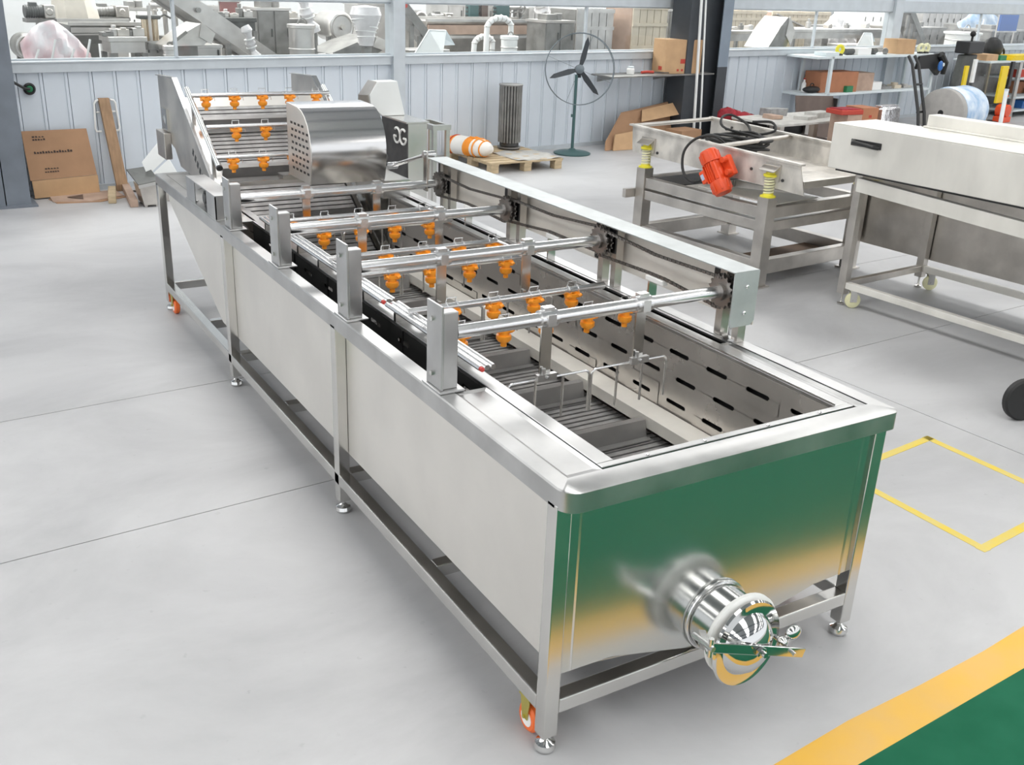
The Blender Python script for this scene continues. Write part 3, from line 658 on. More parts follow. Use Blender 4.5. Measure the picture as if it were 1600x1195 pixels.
# folded bearing bracket on the left rim by the last post
bk = MB().box(0.004, 0.110, 3.25, 3.84, 1.004, 1.010).box(0.004, 0.010, 3.25, 3.42, 0.888, 1.004).box(0.004, 0.008, 3.66, 3.84, 0.888, 1.004).box(0.104, 0.110, 3.25, 3.84, 0.95, 1.004).box(0.004, 0.110, 3.25, 3.256, 0.888, 1.004).build('bearing_bracket', RIMS, washer, smooth=False)
MB().box(0.002, 0.115, 3.235, 3.86, 0.8805, 0.888).build('base_plate', RIMS, bk, smooth=False)
MB().box(0.035, 0.085, 3.48, 3.60, 0.889, 0.97).cyl((0.02, 3.54, 0.94), (0.10, 3.54, 0.94), 0.03, 14).build('bearing', DARKSTEEL, bk, 0.004)
for yy in (3.29, 3.38, 3.70, 3.80): MB().lathe([(0, 0), (0.008, 0), (0.008, 0.008), (0, 0.009)], (0.025, yy, 0.888), (0, 0, 1), 6).build('bolt', PIPE, bk)

# motor hood: rolled sheet, perforated left cheek; crank and connecting rod
prof = [(3.478, 0.985), (3.460, 1.05), (3.450, 1.12), (3.452, 1.19), (3.468, 1.25), (3.498, 1.305), (3.540, 1.348), (3.590, 1.375), (3.65, 1.388), (3.83, 1.395), (3.83, 0.985)]
hd = MB().prism([(0.602, y, z) for y, z in prof], (0.446, 0, 0)).build('motor_hood', HOOD, washer, angle=40)
MB().prism([(0.597, y, z) for y, z in prof], (0.005, 0, 0)).build('perforated_cheek', SATIN, hd, 0.001, smooth=False)
m = MB()
for i in range(8):
    for j in range(5):
        z = 1.04 + 0.036 * i; y = 3.50 + 0.06 * j + (0.012 if i % 2 else 0)
        if z > 1.27 and y < 3.55: continue
        m.cbox((0.5965, y, z), (0.002, 0.030, 0.013))
m.build('vent_slots', SHADEBLACK, hd, smooth=False, kind='stuff')
MB().box(0.55, 1.10, 3.80, 3.90, 0.956, 0.984).box(1.03, 1.20, 3.46, 3.86, 0.881, 0.983).build('motor_stand', STEEL, washer, smooth=False)
ck = MB().lathe([(0, 0), (0.05, 0), (0.05, 0.018), (0.018, 0.02), (0.018, 0.05), (0, 0.05)], (1.049, 3.56, 1.10), (1, 0, 0), 18).build('crank_disc', DARKSTEEL, washer)
MB().cyl((1.12, 3.52, 1.058), (1.12, 3.06, 1.196), 0.012, 12).cyl((1.075, 3.52, 1.058), (1.145, 3.52, 1.058), 0.020, 12).cyl((1.09, 3.06, 1.196), (1.16, 3.06, 1.196), 0.018, 12).build('connecting_rod', PIPE, washer)
MB().box(1.098, 1.108, 3.03, 3.075, 1.00, 1.215).build('rocker_arm', STEEL, washer, 0.003, smooth=False)

# drain: short pipe, gasket ring, domed lid with clamp bar
dr = MB().lathe([(0.0, 0.0), (0.118, 0.0), (0.118, 0.008), (0.110, 0.010), (0.110, 0.118), (0.0, 0.118)], (0.628, 0.012, 0.288), (0, -1, 0), 40).build('drain_pipe', MIRROR, washer)
MB().torus((0.628, 0.004, 0.288), (0, 1, 0), 0.116, 0.006, 40, 8).build('weld_ring', PIPE, dr)
MB().lathe([(0.105, 0.0), (0.132, 0.0), (0.138, 0.006), (0.138, 0.018), (0.130, 0.022), (0.105, 0.022)], (0.627, -0.098, 0.290), (0, -1, 0), 40).build('gasket_ring', WHITEPL, dr)
lid = MB().lathe([(0.0, 0.0), (0.136, 0.0), (0.141, 0.006), (0.136, 0.013), (0.122, 0.010), (0.102, 0.010), (0.096, 0.020), (0.080, 0.040), (0.055, 0.055), (0.028, 0.063), (0.0, 0.065)], (0.622, -0.136, 0.278), (0.06, -1, 0.06), 44).build('drain_lid', MIRROR, washer, angle=50)
a = Vector((0.418, -0.200, 0.372)); b = Vector((0.800, -0.212, 0.228))
MB().bar(a, b, 0.007, 0.032, (0, 0, 1)).build('clamp_bar', MIRROR, lid, 0.002, smooth=False)
MB().cyl(a + Vector((-0.004, 0.07, 0)), a + Vector((0, -0.012, 0)), 0.009, 10).cyl(a + Vector((0, 0, -0.03)), a + Vector((0, 0, 0.03)), 0.008, 10).bar(a + Vector((0.0, 0.0, -0.02)), (0.50, -0.075, 0.32), 0.02, 0.008).build('hinge_pin', PIPE, lid)
c = a.lerp(b, 0.5)
MB().cyl(c + Vector((0, 0.012, 0)), c + Vector((0, -0.03, 0.0)), 0.009, 10).lathe([(0, 0), (0.017, 0), (0.017, 0.012), (0, 0.014)], c + Vector((0, -0.004, 0)), (0, -1, 0), 6).build('lid_screw', MIRROR, lid)
d = a.lerp(b, 0.86)
MB().cyl(d + Vector((0, 0.10, 0.015)), d + Vector((0, -0.016, 0)), 0.007, 10).build('swing_bolt', PIPE, lid)
MB().sphere(d + Vector((0.030, 0.03, 0.040)), 0.024, 12, 8, (1.3, 0.7, 1.1)).sphere(d + Vector((-0.012, 0.03, 0.022)), 0.018, 10, 6).cyl(d + Vector((0.0, 0.03, -0.01)), d + Vector((0.0, 0.03, 0.03)), 0.012, 10).build('wing_nut', MIRROR, lid)
# ------------------------------------------------------------------ machines beside and behind the washer
cab = thing('drive_box', 'tall dark steel box with a white cut-out double G emblem beside the washer far end', 'drive box', (1.68, 4.56, 0))
MB().box(-0.075, 0.07, -0.205, 0.205, 0.10, 1.165).build('housing', STEEL, cab, 0.004, smooth=False)
MB().box(-0.082, -0.0755, -0.21, 0.21, 0.10, 1.168).build('side_panel', DARKSTEEL, cab, smooth=False)
MB().box(-0.09, 0.08, -0.215, 0.215, 1.166, 1.176).build('top_flange', STEEL, cab, smooth=False)
def emblem(cx, cy, cz, r):   # two G letters back to back, in the plane facing -x; viewed from there +y runs to the left
    m = MB(); e = r * 0.17
    for s in (-1, 1):
        c = (cx, cy - s * r * 0.98, cz)
        P = arc(c, r, 50, 350, 18, (0, -s, 0), (0, 0, 1))
        m.tube(P, e, 6)
        p = P[-1]; q = (cx, cy - s * r * 1.15, p.z)
        m.tube([p, q], e, 6)
    return m
MB().add(*[(lambda b: (b.v, b.f))(emblem(-0.084, -0.10, 1.07, 0.050))][0]).build('emblem', WHITEPL, cab, smooth=False)
for x in (-0.06, 0.055):
    for y in (-0.13, 0.13): MB().box(x - 0.018, x + 0.018, y - 0.018, y + 0.018, 0, 0.10).build('leg', STEEL, cab, smooth=False)
gd = thing('chute_guard', 'white chamfered sheet-metal guard standing on the dark emblem box', 'guard', (1.60, 4.70, 1.177))
gp = [(-0.133, 0.14), (-0.075, 0.228), (0.073, 0.23), (0.13, 0.0), (-0.04, 0.0), (-0.124, 0.077)]
MB().prism([(x, -0.03, z) for x, z in gp], (0, 0.10, 0)).build('hood', WHITESHEET, gd, 0.004, smooth=False)
MB().prism([(-0.128, -0.02, 0.08), (-0.136, -0.02, 0.14), (-0.078, -0.02, 0.228), (-0.085, 0.10, 0.228), (-0.16, 0.10, 0.13), (-0.16, 0.10, 0.05)], (-0.004, 0, 0)).build('side_flap', AGED, gd, smooth=False)
st = thing('steel_stand', 'narrow open steel stand right of the dark emblem box', 'stand', (1.90, 4.58, 0))
for x in (-0.05, 0.05):
    for y in (-0.13, 0.13): MB().box(x - 0.014, x + 0.014, y - 0.014, y + 0.014, 0, 1.10).build('leg', STEEL, st, smooth=False)
MB().box(-0.07, 0.07, -0.15, -0.12, 1.10, 1.135).box(-0.07, 0.07, 0.12, 0.15, 1.10, 1.135).box(-0.07, -0.04, -0.12, 0.12, 1.10, 1.135).box(0.04, 0.07, -0.12, 0.12, 1.10, 1.135).build('top_frame', STEEL, st, smooth=False)
MB().box(-0.04, 0.04, -0.14, 0.14, 0.30, 0.33).build('shelf_rail', STEEL, st, smooth=False)

# vibrating shaker table
SROT = R(5.5)
sk = thing('shaker_table', 'steel vibrating shaker table on springs with an orange-red motor', 'machine', (4.067, 3.435, 0), SROT)
LX, LY = 1.108, 1.306
_lg = MB().box(-0.048, 0.048, -0.048, 0.048, 0.012, 0.678).mesh('leg', AGED, False)
_lp = MB().box(-0.07, 0.07, -0.07, 0.07, 0, 0.012).mesh('foot_plate', AGED, False)
def coil(h, r, n, wire): return MB().tube([(r * math.cos(2 * PI * k / 12), r * math.sin(2 * PI * k / 12), h * k / (12 * n)) for k in range(12 * n + 1)], wire, 6)
_cup = MB().lathe([(0, 0), (0.058, 0), (0.058, 0.010), (0.040, 0.016), (0.036, 0.03), (0, 0.03)], n=18)
_cup2 = MB().lathe([(0, 0.150), (0.050, 0.150), (0.052, 0.166), (0.036, 0.172), (0.030, 0.190), (0, 0.190)], n=18)
_cupm = _cup.mesh('spring_cup', YELLOWCUP); _cupt = _cup2.mesh('spring_cap', YELLOWCUP); _coil = coil(0.125, 0.034, 6, 0.007).mesh('spring', PALEYELLOW)
for x in (0, LX):
    for y in (0, LY):
        l = inst('leg', _lg, sk, (x, y, 0)); inst('foot_plate', _lp, l)
        inst('spring_cup', _cupm, l, (0, 0, 0.679)); inst('spring_cap', _cupt, l, (0, 0, 0.679)); inst('spring', _coil, l, (0, 0, 0.702))
for z0, z1, dd in ((0.52, 0.605, 0), (0.425, 0.50, 0.0), (0.095, 0.205, 0)):
    for x in (0, LX): MB().box(x - 0.035, x + 0.035, 0.049, LY - 0.049, z0, z1).build('side_rail', AGED, sk, 0.004, smooth=False)
    for y in (0, LY): MB().box(0.049, LX - 0.049, y - 0.035, y + 0.035, z0, z1).build('end_rail', AGED, sk, 0.004, smooth=False)
MB().box(-0.15, 0.05, LY + 0.05, LY + 0.09, 0.43, 0.50).build('outrigger', AGED, sk, smooth=False)
MB().box(0.06, LX - 0.06, 0.92, LY - 0.06, 0.59, 0.60).build('drip_plate', DARKSTEEL, sk, smooth=False)
MB().prism([(0.06, -0.02, 0.615), (0.62, 0.02, 0.615), (0.20, 0.75, 0.615), (0.06, 0.75, 0.615)], (0, 0, 0.006)).build('loose_sheet', AGEDPALE, sk, smooth=False)
MB().box(0.30, 1.06, 0.10, 0.42, 0.11, 0.12).build('bottom_plate', RUST, sk, smooth=False)
# trough
tr = MB().prism([(0.02, -0.30, 0.74), (0.02, -0.24, 0.945), (0.02, 1.52, 0.99), (0.02, 1.50, 0.78)], (0.006, 0, 0)).prism([(0.0, -0.26, 0.942), (0.045, -0.26, 0.942), (0.045, 1.54, 0.988), (0.0, 1.54, 0.988)], (0, 0, 0.014)).build('trough_side', SHAKERSHEET, sk, smooth=False)
tr2 = MB().prism([(0.99, -0.30, 0.77), (0.99, -0.24, 0.955), (0.99, 1.55, 1.0), (0.99, 1.55, 0.80)], (0.006, 0, 0)).prism([(0.965, -0.26, 0.955), (1.01, -0.26, 0.955), (1.01, 1.56, 1.0), (0.965, 1.56, 1.0)], (0, 0, 0.014)).build('trough_side', SHAKERSHEET, sk, smooth=False)
fb = MB().prism([(0.027, -0.28, 0.79), (0.989, -0.28, 0.79), (0.989, 1.50, 0.83), (0.027, 1.50, 0.83)], (0, 0, -0.006)).build('trough_floor', SHAKERSHEET, sk, smooth=False)
MB().bar((0.03, -0.27, 0.81), (0.99, -0.27, 0.81), 0.03, 0.05).build('end_bar', AGED, sk, smooth=False)
MB().cyl((0.04, 1.52, 0.985), (0.98, 1.54, 0.995), 0.018, 12).build('cross_tube', AGED, sk)
MB().cyl((0.05, 0.58, 0.955), (0.98, 0.66, 0.965), 0.018, 12).build('cross_tube', AGED, sk)
for y in (0.20, 0.36, 0.52, 0.68, -0.1, 1.2):
    MB().lathe([(0, 0), (0.012, 0), (0.012, 0.008), (0, 0.009)], (0.02, y, 0.83 + 0.02 * math.sin(y * 9)), (-1, 0, 0), 6).build('bolt', DARKSTEEL, tr)
for y, z in ((1.36, 0.93), (1.28, 0.91), (1.20, 0.93), (1.30, 0.95), (1.12, 0.90)):
    MB().lathe([(0, 0), (0.012, 0), (0.012, 0.008), (0, 0.009)], (0.99, y, z), (-1, 0, 0), 6).build('bolt', DARKSTEEL, tr2)
for y in (0.0, LY):
    MB().prism([(-0.055, y - 0.07, 0.868), (0.02, y - 0.07, 0.91), (0.02, y + 0.07, 0.91), (-0.055, y + 0.07, 0.868)], (0, 0, 0.008)).box(0.004, 0.019, y - 0.075, y + 0.075, 0.80, 0.92).build('spring_bracket', AGED, tr, smooth=False)
# the vibration motor, tilted on the trough side
mo = thing('vibration_motor', 'orange-red vibration motor bolted to the shaker table side', 'motor', (4.067, 3.435, 0), SROT)
mo.location = Vector((4.067, 3.435, 0)) + Vector((math.cos(SROT) * -0.11 - math.sin(SROT) * 0.43, math.sin(SROT) * -0.11 + math.cos(SROT) * 0.43, 0.795))
ax = Vector((0, -0.60, -0.80)).normalized(); ay = Vector((0, 0.80, -0.60)).normalized(); an = Vector((-1, 0, 0))
def cap(s):
    h0, h1 = 0.075, 0.175
    return MB().lathe([(0, h0), (0.074, h0), (0.076, h0 + 0.012), (0.072, h1 - 0.02), (0.062, h1), (0, h1)], (0, 0, 0), ax * s, 24)
MB().lathe([(0.060, -0.085), (0.062, -0.06), (0.062, 0.06), (0.060, 0.085)], (0, 0, 0), ax, 24).build('motor_body', REDMOTOR, mo)
for s in (-1, 1):
    e = cap(s)
    for k in range(8):
        q = 2 * PI * k / 8; d = ay * math.cos(q) + an * math.sin(q)
        e.bar(d * 0.071 + ax * s * 0.09, d * 0.071 + ax * s * 0.155, 0.014, 0.014, d)
    e.build('end_cap', REDMOTOR, mo)
for k in range(-2, 3):
    MB().bar(an * 0.055 + ay * 0.022 * k - ax * 0.07, an * 0.055 + ay * 0.022 * k + ax * 0.07, 0.006, 0.03, an).build('cooling_fin', REDMOTOR, mo, smooth=False)
rot = Matrix((ax, ay, an)).transposed()
MB().cbox(ay * 0.075 + an * 0.03, (0.10, 0.05, 0.085), rot).build('terminal_box', REDMOTOR, mo, 0.008, smooth=False)
MB().cbox(ay * 0.075 + an * 0.0735, (0.045, 0.030, 0.002), rot).build('rating_plate', PALEBLUELABEL, mo, smooth=False)
MB().cbox(an * -0.062 + ay * -0.03, (0.16, 0.20, 0.045), rot).build('mounting_foot', REDMOTOR, mo, 0.01, smooth=False)
for s in (-1, 1): MB().cyl(ay * -0.10 + ax * 0.05 * s + an * -0.06, ay * -0.10 + ax * 0.05 * s + an * 0.005, 0.022, 10).build('mounting_lug', REDMOTOR, mo)
mg = thing('power_cable', 'black power cable coiled inside the shaker table trough, looped over to the red motor', 'cable', (4.067, 3.435, 0), SROT)
pts = [(-0.13, 0.50, 0.74), (-0.17, 0.60, 0.70), (-0.17, 0.71, 0.76), (-0.13, 0.76, 0.90), (-0.05, 0.72, 1.00), (0.06, 0.64, 1.02), (0.18, 0.62, 0.95), (0.32, 0.68, 0.85)]
for k in range(56):
    a = k * 0.9; pts.append((0.60 + (0.20 + 0.05 * math.sin(k * 0.7)) * math.cos(a), 0.90 + (0.25 + 0.07 * math.cos(k * 0.45)) * math.sin(a), 0.845 + 0.0022 * k + 0.02 * math.sin(k * 1.7)))
pts += [(0.72, 1.12, 0.98), (0.78, 1.24, 1.05), (0.90, 1.24, 1.07), (0.93, 1.08, 1.01), (0.86, 0.94, 0.95), (0.95, 0.80, 0.99), (1.0, 0.88, 1.05), (0.92, 1.02, 1.04)]
MB().tube(smooth_path(pts, 5), 0.011, 6).build('cable', BLACK, mg)

# wheeled belt conveyor on the right
CROT = R(4.5)
cv = thing('wheeled_conveyor', 'long pale steel inspection conveyor with black side handle on castered legs', 'conveyor', (4.326, 2.836, 0), CROT)
YE = -2.6
hb = MB().box(-0.12, -0.112, YE, 0.205, 0.96, 1.255).box(-0.12, 0.34, YE, 0.205, 1.255, 1.263).box(-0.112, 0.34, 0.197, 0.205, 0.96, 1.255).build('side_box', AGEDPALE, cv, 0.004, smooth=False)
MB().box(0.34, 0.348, YE, -0.20, 1.10, 1.345).box(0.348, 0.46, YE, -0.20, 1.337, 1.345).box(0.30, 0.34, YE, -0.20, 1.264, 1.275).build('inner_fence', AGEDPALE, cv, 0.003, smooth=False)
MB().box(0.46, 1.02, YE, 0.0, 1.08, 1.10).build('conveyor_bed', DARKSTEEL, cv, smooth=False)
MB().box(-0.10, 1.0, YE, 0.15, 0.945, 0.955).build('return_belt', BLACKPL, cv, smooth=False)
hn = MB().tube([(-0.124, 0.02, 1.165), (-0.155, 0.0, 1.160), (-0.155, -0.16, 1.150), (-0.124, -0.18, 1.145)], 0.014, 10).build('handle', BLACKPL, hb)
MB().box(-0.127, -0.1205, -0.20, 0.04, 1.135, 1.178).build('handle_plate', BLACKPL, hb, 0.008, smooth=False)
for x in (0, 0.93):
    for y in (0, -2.3):
        l = MB().box(x - 0.03, x + 0.03, y - 0.03, y + 0.03, 0.085, 0.945).build('leg', AGED, cv, 0.003, smooth=False)
MB().prism([(-0.085, -0.03, 0.83), (-0.085, -0.03, 0.915), (-0.085, YE, 0.80), (-0.085, YE, 0.71)], (0.008, 0, 0)).prism([(-0.085, -0.03, 0.915), (-0.03, -0.03, 0.915), (-0.03, YE, 0.80), (-0.085, YE, 0.80)], (0, 0, 0.006)).build('lower_channel', AGEDPALE, cv, smooth=False)
MB().prism([(0.97, 0.72, 0.215), (0.97, 0.72, 0.93), (0.97, YE, 0.93), (0.97, YE, 0.215)], (0.008, 0, 0)).build('back_panel', AGED, cv, smooth=False)
MB().box(-0.022, 0.022, YE, -0.03, 0.128, 0.175).box(0.908, 0.952, YE, -0.03, 0.128, 0.175).build('base_rail', AGEDPALE, cv, 0.003, smooth=False)
for y in (0.0, -2.3): MB().box(0.03, 0.90, y - 0.022, y + 0.022, 0.129, 0.174).build('cross_rail', AGED, cv, 0.003, smooth=False)
_fk = MB().box(-0.032, 0.032, -0.032, 0.032, 0.118, 0.126).box(-0.022, -0.018, -0.024, 0.024, 0.045, 0.118).box(0.018, 0.022, -0.024, 0.024, 0.045, 0.118).cyl((-0.025, 0, 0.055), (0.025, 0, 0.055), 0.008, 8).mesh('caster', STEEL)
_wh = MB().lathe([(0, -0.016), (0.044, -0.016), (0.054, -0.010), (0.054, 0.010), (0.044, 0.016), (0, 0.016)], (0, 0, 0.055), (1, 0, 0), 22).mesh('wheel', PALEYELLOW)
for x in (0, 0.93):
    for y in (-0.075, -2.225):
        c = inst('caster', _fk, cv, (x, y - 0.02, 0), (0, 0, R(55)), (1.0, 1.0, 1.02)); inst('wheel', _wh, c)
for x in (0, 0.93):
    for y in (0.0, -2.3): MB().lathe([(0, 0), (0.026, 0), (0.028, 0.012), (0.012, 0.02), (0.008, 0.03), (0.008, 0.085), (0, 0.085)], (x, y, 0), (0, 0, 1), 14).build('levelling_foot', STEEL, cv)

# black trolley wheel at the right edge with its axle and trolley frame going out of frame
tw = thing('trolley', 'trolley with a black spoked wheel at the right edge', 'trolley', (3.62, 0.93, 0), R(8))
wc = (0, 0, 0.115)
w = MB().lathe([(0.080, -0.022), (0.105, -0.024), (0.115, -0.014), (0.115, 0.014), (0.105, 0.024), (0.080, 0.022)], wc, (-0.50, -0.86, 0.06), 32)
w.build('tyre', BLACK, tw)
axd = Vector((-0.50, -0.86, 0.06)).normalized(); s1 = axd.cross(Vector((0, 0, 1))).normalized(); s2 = axd.cross(s1)
r_ = MB().lathe([(0, -0.012), (0.080, -0.012), (0.082, 0.010), (0.076, 0.012), (0.074, -0.004), (0, -0.004)], wc, axd, 28).lathe([(0, -0.02), (0.018, -0.02), (0.018, 0.022), (0.010, 0.026), (0, 0.026)], wc, axd, 14)
for k in range(6):
    d = s1 * math.cos(k * PI / 3) + s2 * math.sin(k * PI / 3); r_.bar(Vector(wc) + d * 0.015 + axd * 0.003, Vector(wc) + d * 0.078 + axd * 0.003, 0.012, 0.012, axd)
r_.build('wheel_rim', BLACKPL, tw)
MB().cyl(wc, Vector(wc) - axd * 0.09, 0.012, 10).bar(Vector(wc) - axd * 0.08, Vector(wc) - axd * 0.08 + Vector((0.75, -0.30, 0.10)), 0.04, 0.04).build('axle_frame', DARKSTEEL, tw, smooth=False)
# ------------------------------------------------------------------ things along the back wall (placed in the wall's own frame)
def wthing(name, label, cat, s, d, z=0.0, rz=0.0, group=None): return thing(name, label, cat, WL(s, d, z), WROT + rz, group)
def rough(m, a):   # small uneven jitter for worn board
    m.v = [(x + random.uniform(-a, a), y + random.uniform(-a, a), z + random.uniform(-a, a)) for x, y, z in m.v]; return m
# left corner
cs = wthing('cardboard_sheet', 'tall brown cardboard sheet with dark print leaning on the wall by the left column', 'cardboard', -0.34, -0.17)
MB().prism([(-0.30, -0.04, 0.175), (0.30, -0.04, 0.185), (0.29, 0.10, 0.60), (-0.29, 0.10, 0.605)], (0, 0.008, 0)).build('sheet', CARD, cs, smooth=False)
MB().prism([(-0.285, -0.055, 0.012), (0.305, -0.055, 0.020), (0.305, -0.042, 0.182), (-0.29, -0.042, 0.172)], (0, 0.008, 0)).build('lower_flap', CARDLIGHT, cs, smooth=False)
m = MB()
def lean(x, z): return (x, -0.0415 + (z - 0.18) * 0.333 - 0.0015, z)
for x0, z0, n, w, h in ((-0.21, 0.545, 4, 0.022, 0.014), (-0.21, 0.52, 5, 0.018, 0.016), (-0.22, 0.405, 14, 0.019, 0.022), (-0.155, 0.265, 5, 0.02, 0.014), (-0.16, 0.237, 6, 0.017, 0.014)):
    for k in range(n):
        hh = h * random.uniform(0.6, 1.0); x = x0 + k * w * 1.3
        p = [lean(x, z0), lean(x + w, z0), lean(x + w * random.uniform(0.5, 1), z0 + hh), lean(x, z0 + hh)]
        m.prism(p, (0, -0.0006, 0))
m.build('printing', PRINT, cs, smooth=False, kind='stuff')
fc = wthing('flattened_carton', 'worn flattened carton lying on the floor below the leaning cardboard sheet', 'cardboard', -0.24, -0.38)
rough(MB().prism([(-0.28, -0.03, 0.006), (0.02, -0.17, 0.006), (0.36, -0.06, 0.006), (0.36, 0.20, 0.012), (-0.25, 0.20, 0.012)], (0, 0, 0.007)), 0.002).build('top_sheet', CARDPINK, fc, smooth=False)
MB().prism([(-0.26, -0.10, 0.0), (0.10, -0.20, 0.0), (0.38, -0.10, 0.0), (0.30, 0.15, 0.0), (-0.28, 0.12, 0.0)], (0, 0, 0.005)).build('under_sheet', CARD, fc, smooth=False)
MB().prism([(-0.13, 0.05, 0.021), (0.03, 0.11, 0.021), (-0.02, -0.08, 0.015)], (0, 0, 0.002)).build('folded_flap', BROWNSHEET, fc, smooth=False)
pk = wthing('wooden_plank', 'brown wooden plank leaning upright against the wall', 'plank', 0.175, -0.14)
MB().prism([(-0.035, -0.05, 0.06), (0.075, -0.05, 0.06), (0.025, 0.09, 0.87), (-0.075, 0.09, 0.87)], (0, 0.035, 0)).build('board', PLANK, pk, 0.004, smooth=False)
MB().prism([(-0.042, -0.045, 0.0), (0.078, -0.045, 0.0), (0.075, -0.05, 0.06), (-0.035, -0.05, 0.06)], (0, 0.035, 0)).build('plank_end', PLANK, pk, smooth=False)
wb = wthing('white_bracket_frame', 'small white rounded frame on the wall behind the wooden plank', 'frame', 0.16, -0.03, 0.70)
for s in (-1, 1):
    MB().tube([(s * 0.05, 0, 0.155), (s * 0.085, 0, 0.145), (s * 0.10, 0, 0.12), (s * 0.115, 0, -0.11), (s * 0.105, 0, -0.14), (s * 0.06, 0, -0.14)], 0.010, 8).tube([(s * 0.09, 0, 0.04), (s * 0.06, 0, 0.04)], 0.007, 6).build('side_bar', WHITEPL, wb)
cp = wthing('round_wall_grommet', 'round black cable outlet high on the wall with a cable to the left column', 'cable outlet', -0.50, -0.02, 0.975)
MB().lathe([(0, 0), (0.050, 0), (0.055, 0.015), (0.040, 0.028), (0.032, 0.02), (0, 0.02)], (0, 0, 0), (0, -1, 0), 20).build('ring', BLACKPL, cp)
MB().lathe([(0, 0.02), (0.030, 0.02), (0.020, 0.03), (0, 0.03)], (0, 0, 0), (0, -1, 0), 14).build('plug', GREENPL, cp)
MB().tube([(0.0, -0.03, 0.0), (-0.05, -0.05, 0.01), (-0.16, -0.10, 0.08), (-0.27, -0.10, 0.165)], 0.013, 8).build('cable', BLACKPL, cp)
# white sheets and scrap by the washer far end, left
tp = thing('white_sheet_tray', 'two folded white sheet-metal pieces leaning on the grey bin behind the washer left end', 'sheet metal', (0.70, 7.86, 0))
MB().prism([(-0.155, -0.02, 0.385), (0.045, 0.10, 0.555), (0.110, 0.10, 0.405), (-0.115, -0.02, 0.255)], (0.01, 0.012, 0.01)).build('upper_sheet', WHITESHEET, tp, 0.002, smooth=False)
MB().prism([(-0.115, -0.04, 0.245), (0.105, 0.06, 0.39), (0.17, 0.06, 0.255), (-0.06, -0.04, 0.235)], (0.008, 0.012, 0.0)).build('lower_sheet', WHITESHEET, tp, 0.002, smooth=False)
MB().box(-0.02, 0.16, 0.02, 0.16, 0.0, 0.23).build('support_box', AGED, tp, 0.004, smooth=False)
tb = thing('steel_bin', 'low grey steel bin with a dark lid left of the white sheets', 'bin', (0.55, 7.80, 0))
MB().prism([(-0.05, -0.12, 0.02), (0.09, -0.12, 0.02), (0.10, -0.12, 0.20), (-0.08, -0.12, 0.20)], (0, 0.26, 0)).build('bin_body', AGED, tb, 0.004, smooth=False)
MB().prism([(-0.09, -0.14, 0.205), (0.10, -0.14, 0.235), (0.07, 0.14, 0.32), (-0.13, 0.14, 0.30)], (0, 0, 0.012)).build('bin_lid', HAZEBLACK, tb, 0.004, smooth=False)
MB().bar((-0.09, -0.145, 0.198), (0.10, -0.145, 0.228), 0.012, 0.03).build('bin_rim', STEEL, tb, smooth=False)
for x in (-0.03, 0.07):
    for y in (-0.09, 0.11): MB().box(x - 0.012, x + 0.012, y - 0.012, y + 0.012, 0, 0.02).build('foot', AGED, tb, smooth=False)
for k, (p, q, lab) in enumerate((((0.505, 8.55, 0.035), (0.42, 7.72, 0.035), 'short timber offcut nearest the grey steel bin on the floor'), ((0.36, 8.44, 0.035), (0.27, 7.95, 0.035), 'short timber offcut left of the longer one on the floor'))):
    t = thing('timber_offcut', lab, 'timber', ((p[0] + q[0]) / 2, (p[1] + q[1]) / 2, 0), 0, 'timber offcuts by the wall')
    o = Vector(t.location); MB().bar(Vector(p) - o, Vector(q) - o, 0.07, 0.066).build('batten', WOOD if k else CARDPINK, t, 0.004, smooth=False)
t = thing('metal_strip', 'bent grey metal strip lying on the floor beside the timber offcuts', 'strip', (0.72, 8.35, 0), R(-38))
MB().prism([(-0.20, -0.05, 0.004), (0.20, -0.05, 0.10), (0.20, 0.05, 0.10), (-0.20, 0.05, 0.004)], (0, 0, 0.006)).build('strip', AGED, t, smooth=False)

# pallet with a sack and a slotted tube
pa = thing('wooden_pallet', 'wooden pallet carrying a striped sack in front of the wall', 'pallet', (4.86, 8.62, 0), R(2))
_blk = MB().box(-0.05, 0.05, -0.05, 0.05, 0.0, 0.085).mesh('block', WOOD, False); _brd = MB().box(-0.50, 0.50, -0.055, 0.055, 0, 0.018).mesh('board', WOOD, False)
for x in (-0.43, 0.02, 0.45):
    for y in (-0.45, 0.0, 0.48): inst('block', _blk, pa, (x, y, 0))
for x in (-0.43, 0.02, 0.45): MB().box(x - 0.05, x + 0.05, -0.51, 0.54, 0.0855, 0.103).build('stringer', WOOD, pa, smooth=False)
for k in range(8): inst('board', _brd, pa, (0.01, -0.455 + 0.138 * k, 0.1035))
fm = MB(); nx, ny = 12, 9
vs = [(-0.12 + 0.62 * i / nx, -0.50 + 0.62 * j / ny, 0.128 + 0.006 * math.sin(i * 1.3 + j) + 0.006 * math.cos(j * 1.7 - i * 0.6)) for j in range(ny + 1) for i in range(nx + 1)]
fm.add(vs, [(j * (nx + 1) + i, j * (nx + 1) + i + 1, (j + 1) * (nx + 1) + i + 1, (j + 1) * (nx + 1) + i) for j in range(ny) for i in range(nx)])
pf = thing('plastic_sheet', 'crumpled pale plastic sheet spread over the pallet right of the sack', 'sheet', (4.86, 8.62, 0), R(2))
o = fm.build('film', STONE, pf); s = o.modifiers.new('t', 'SOLIDIFY'); s.thickness = 0.004
sa = thing('striped_sack', 'plump white sack with orange stripes lying on the pallet', 'sack', (4.42, 8.66, 0.121), R(-66))
prof = [(0.0, -0.36), (0.07, -0.355), (0.135, -0.30), (0.15, -0.2), (0.145, -0.1), (0.155, 0.0), (0.14, 0.10), (0.135, 0.2), (0.105, 0.28), (0.06, 0.34), (0.0, 0.36)]
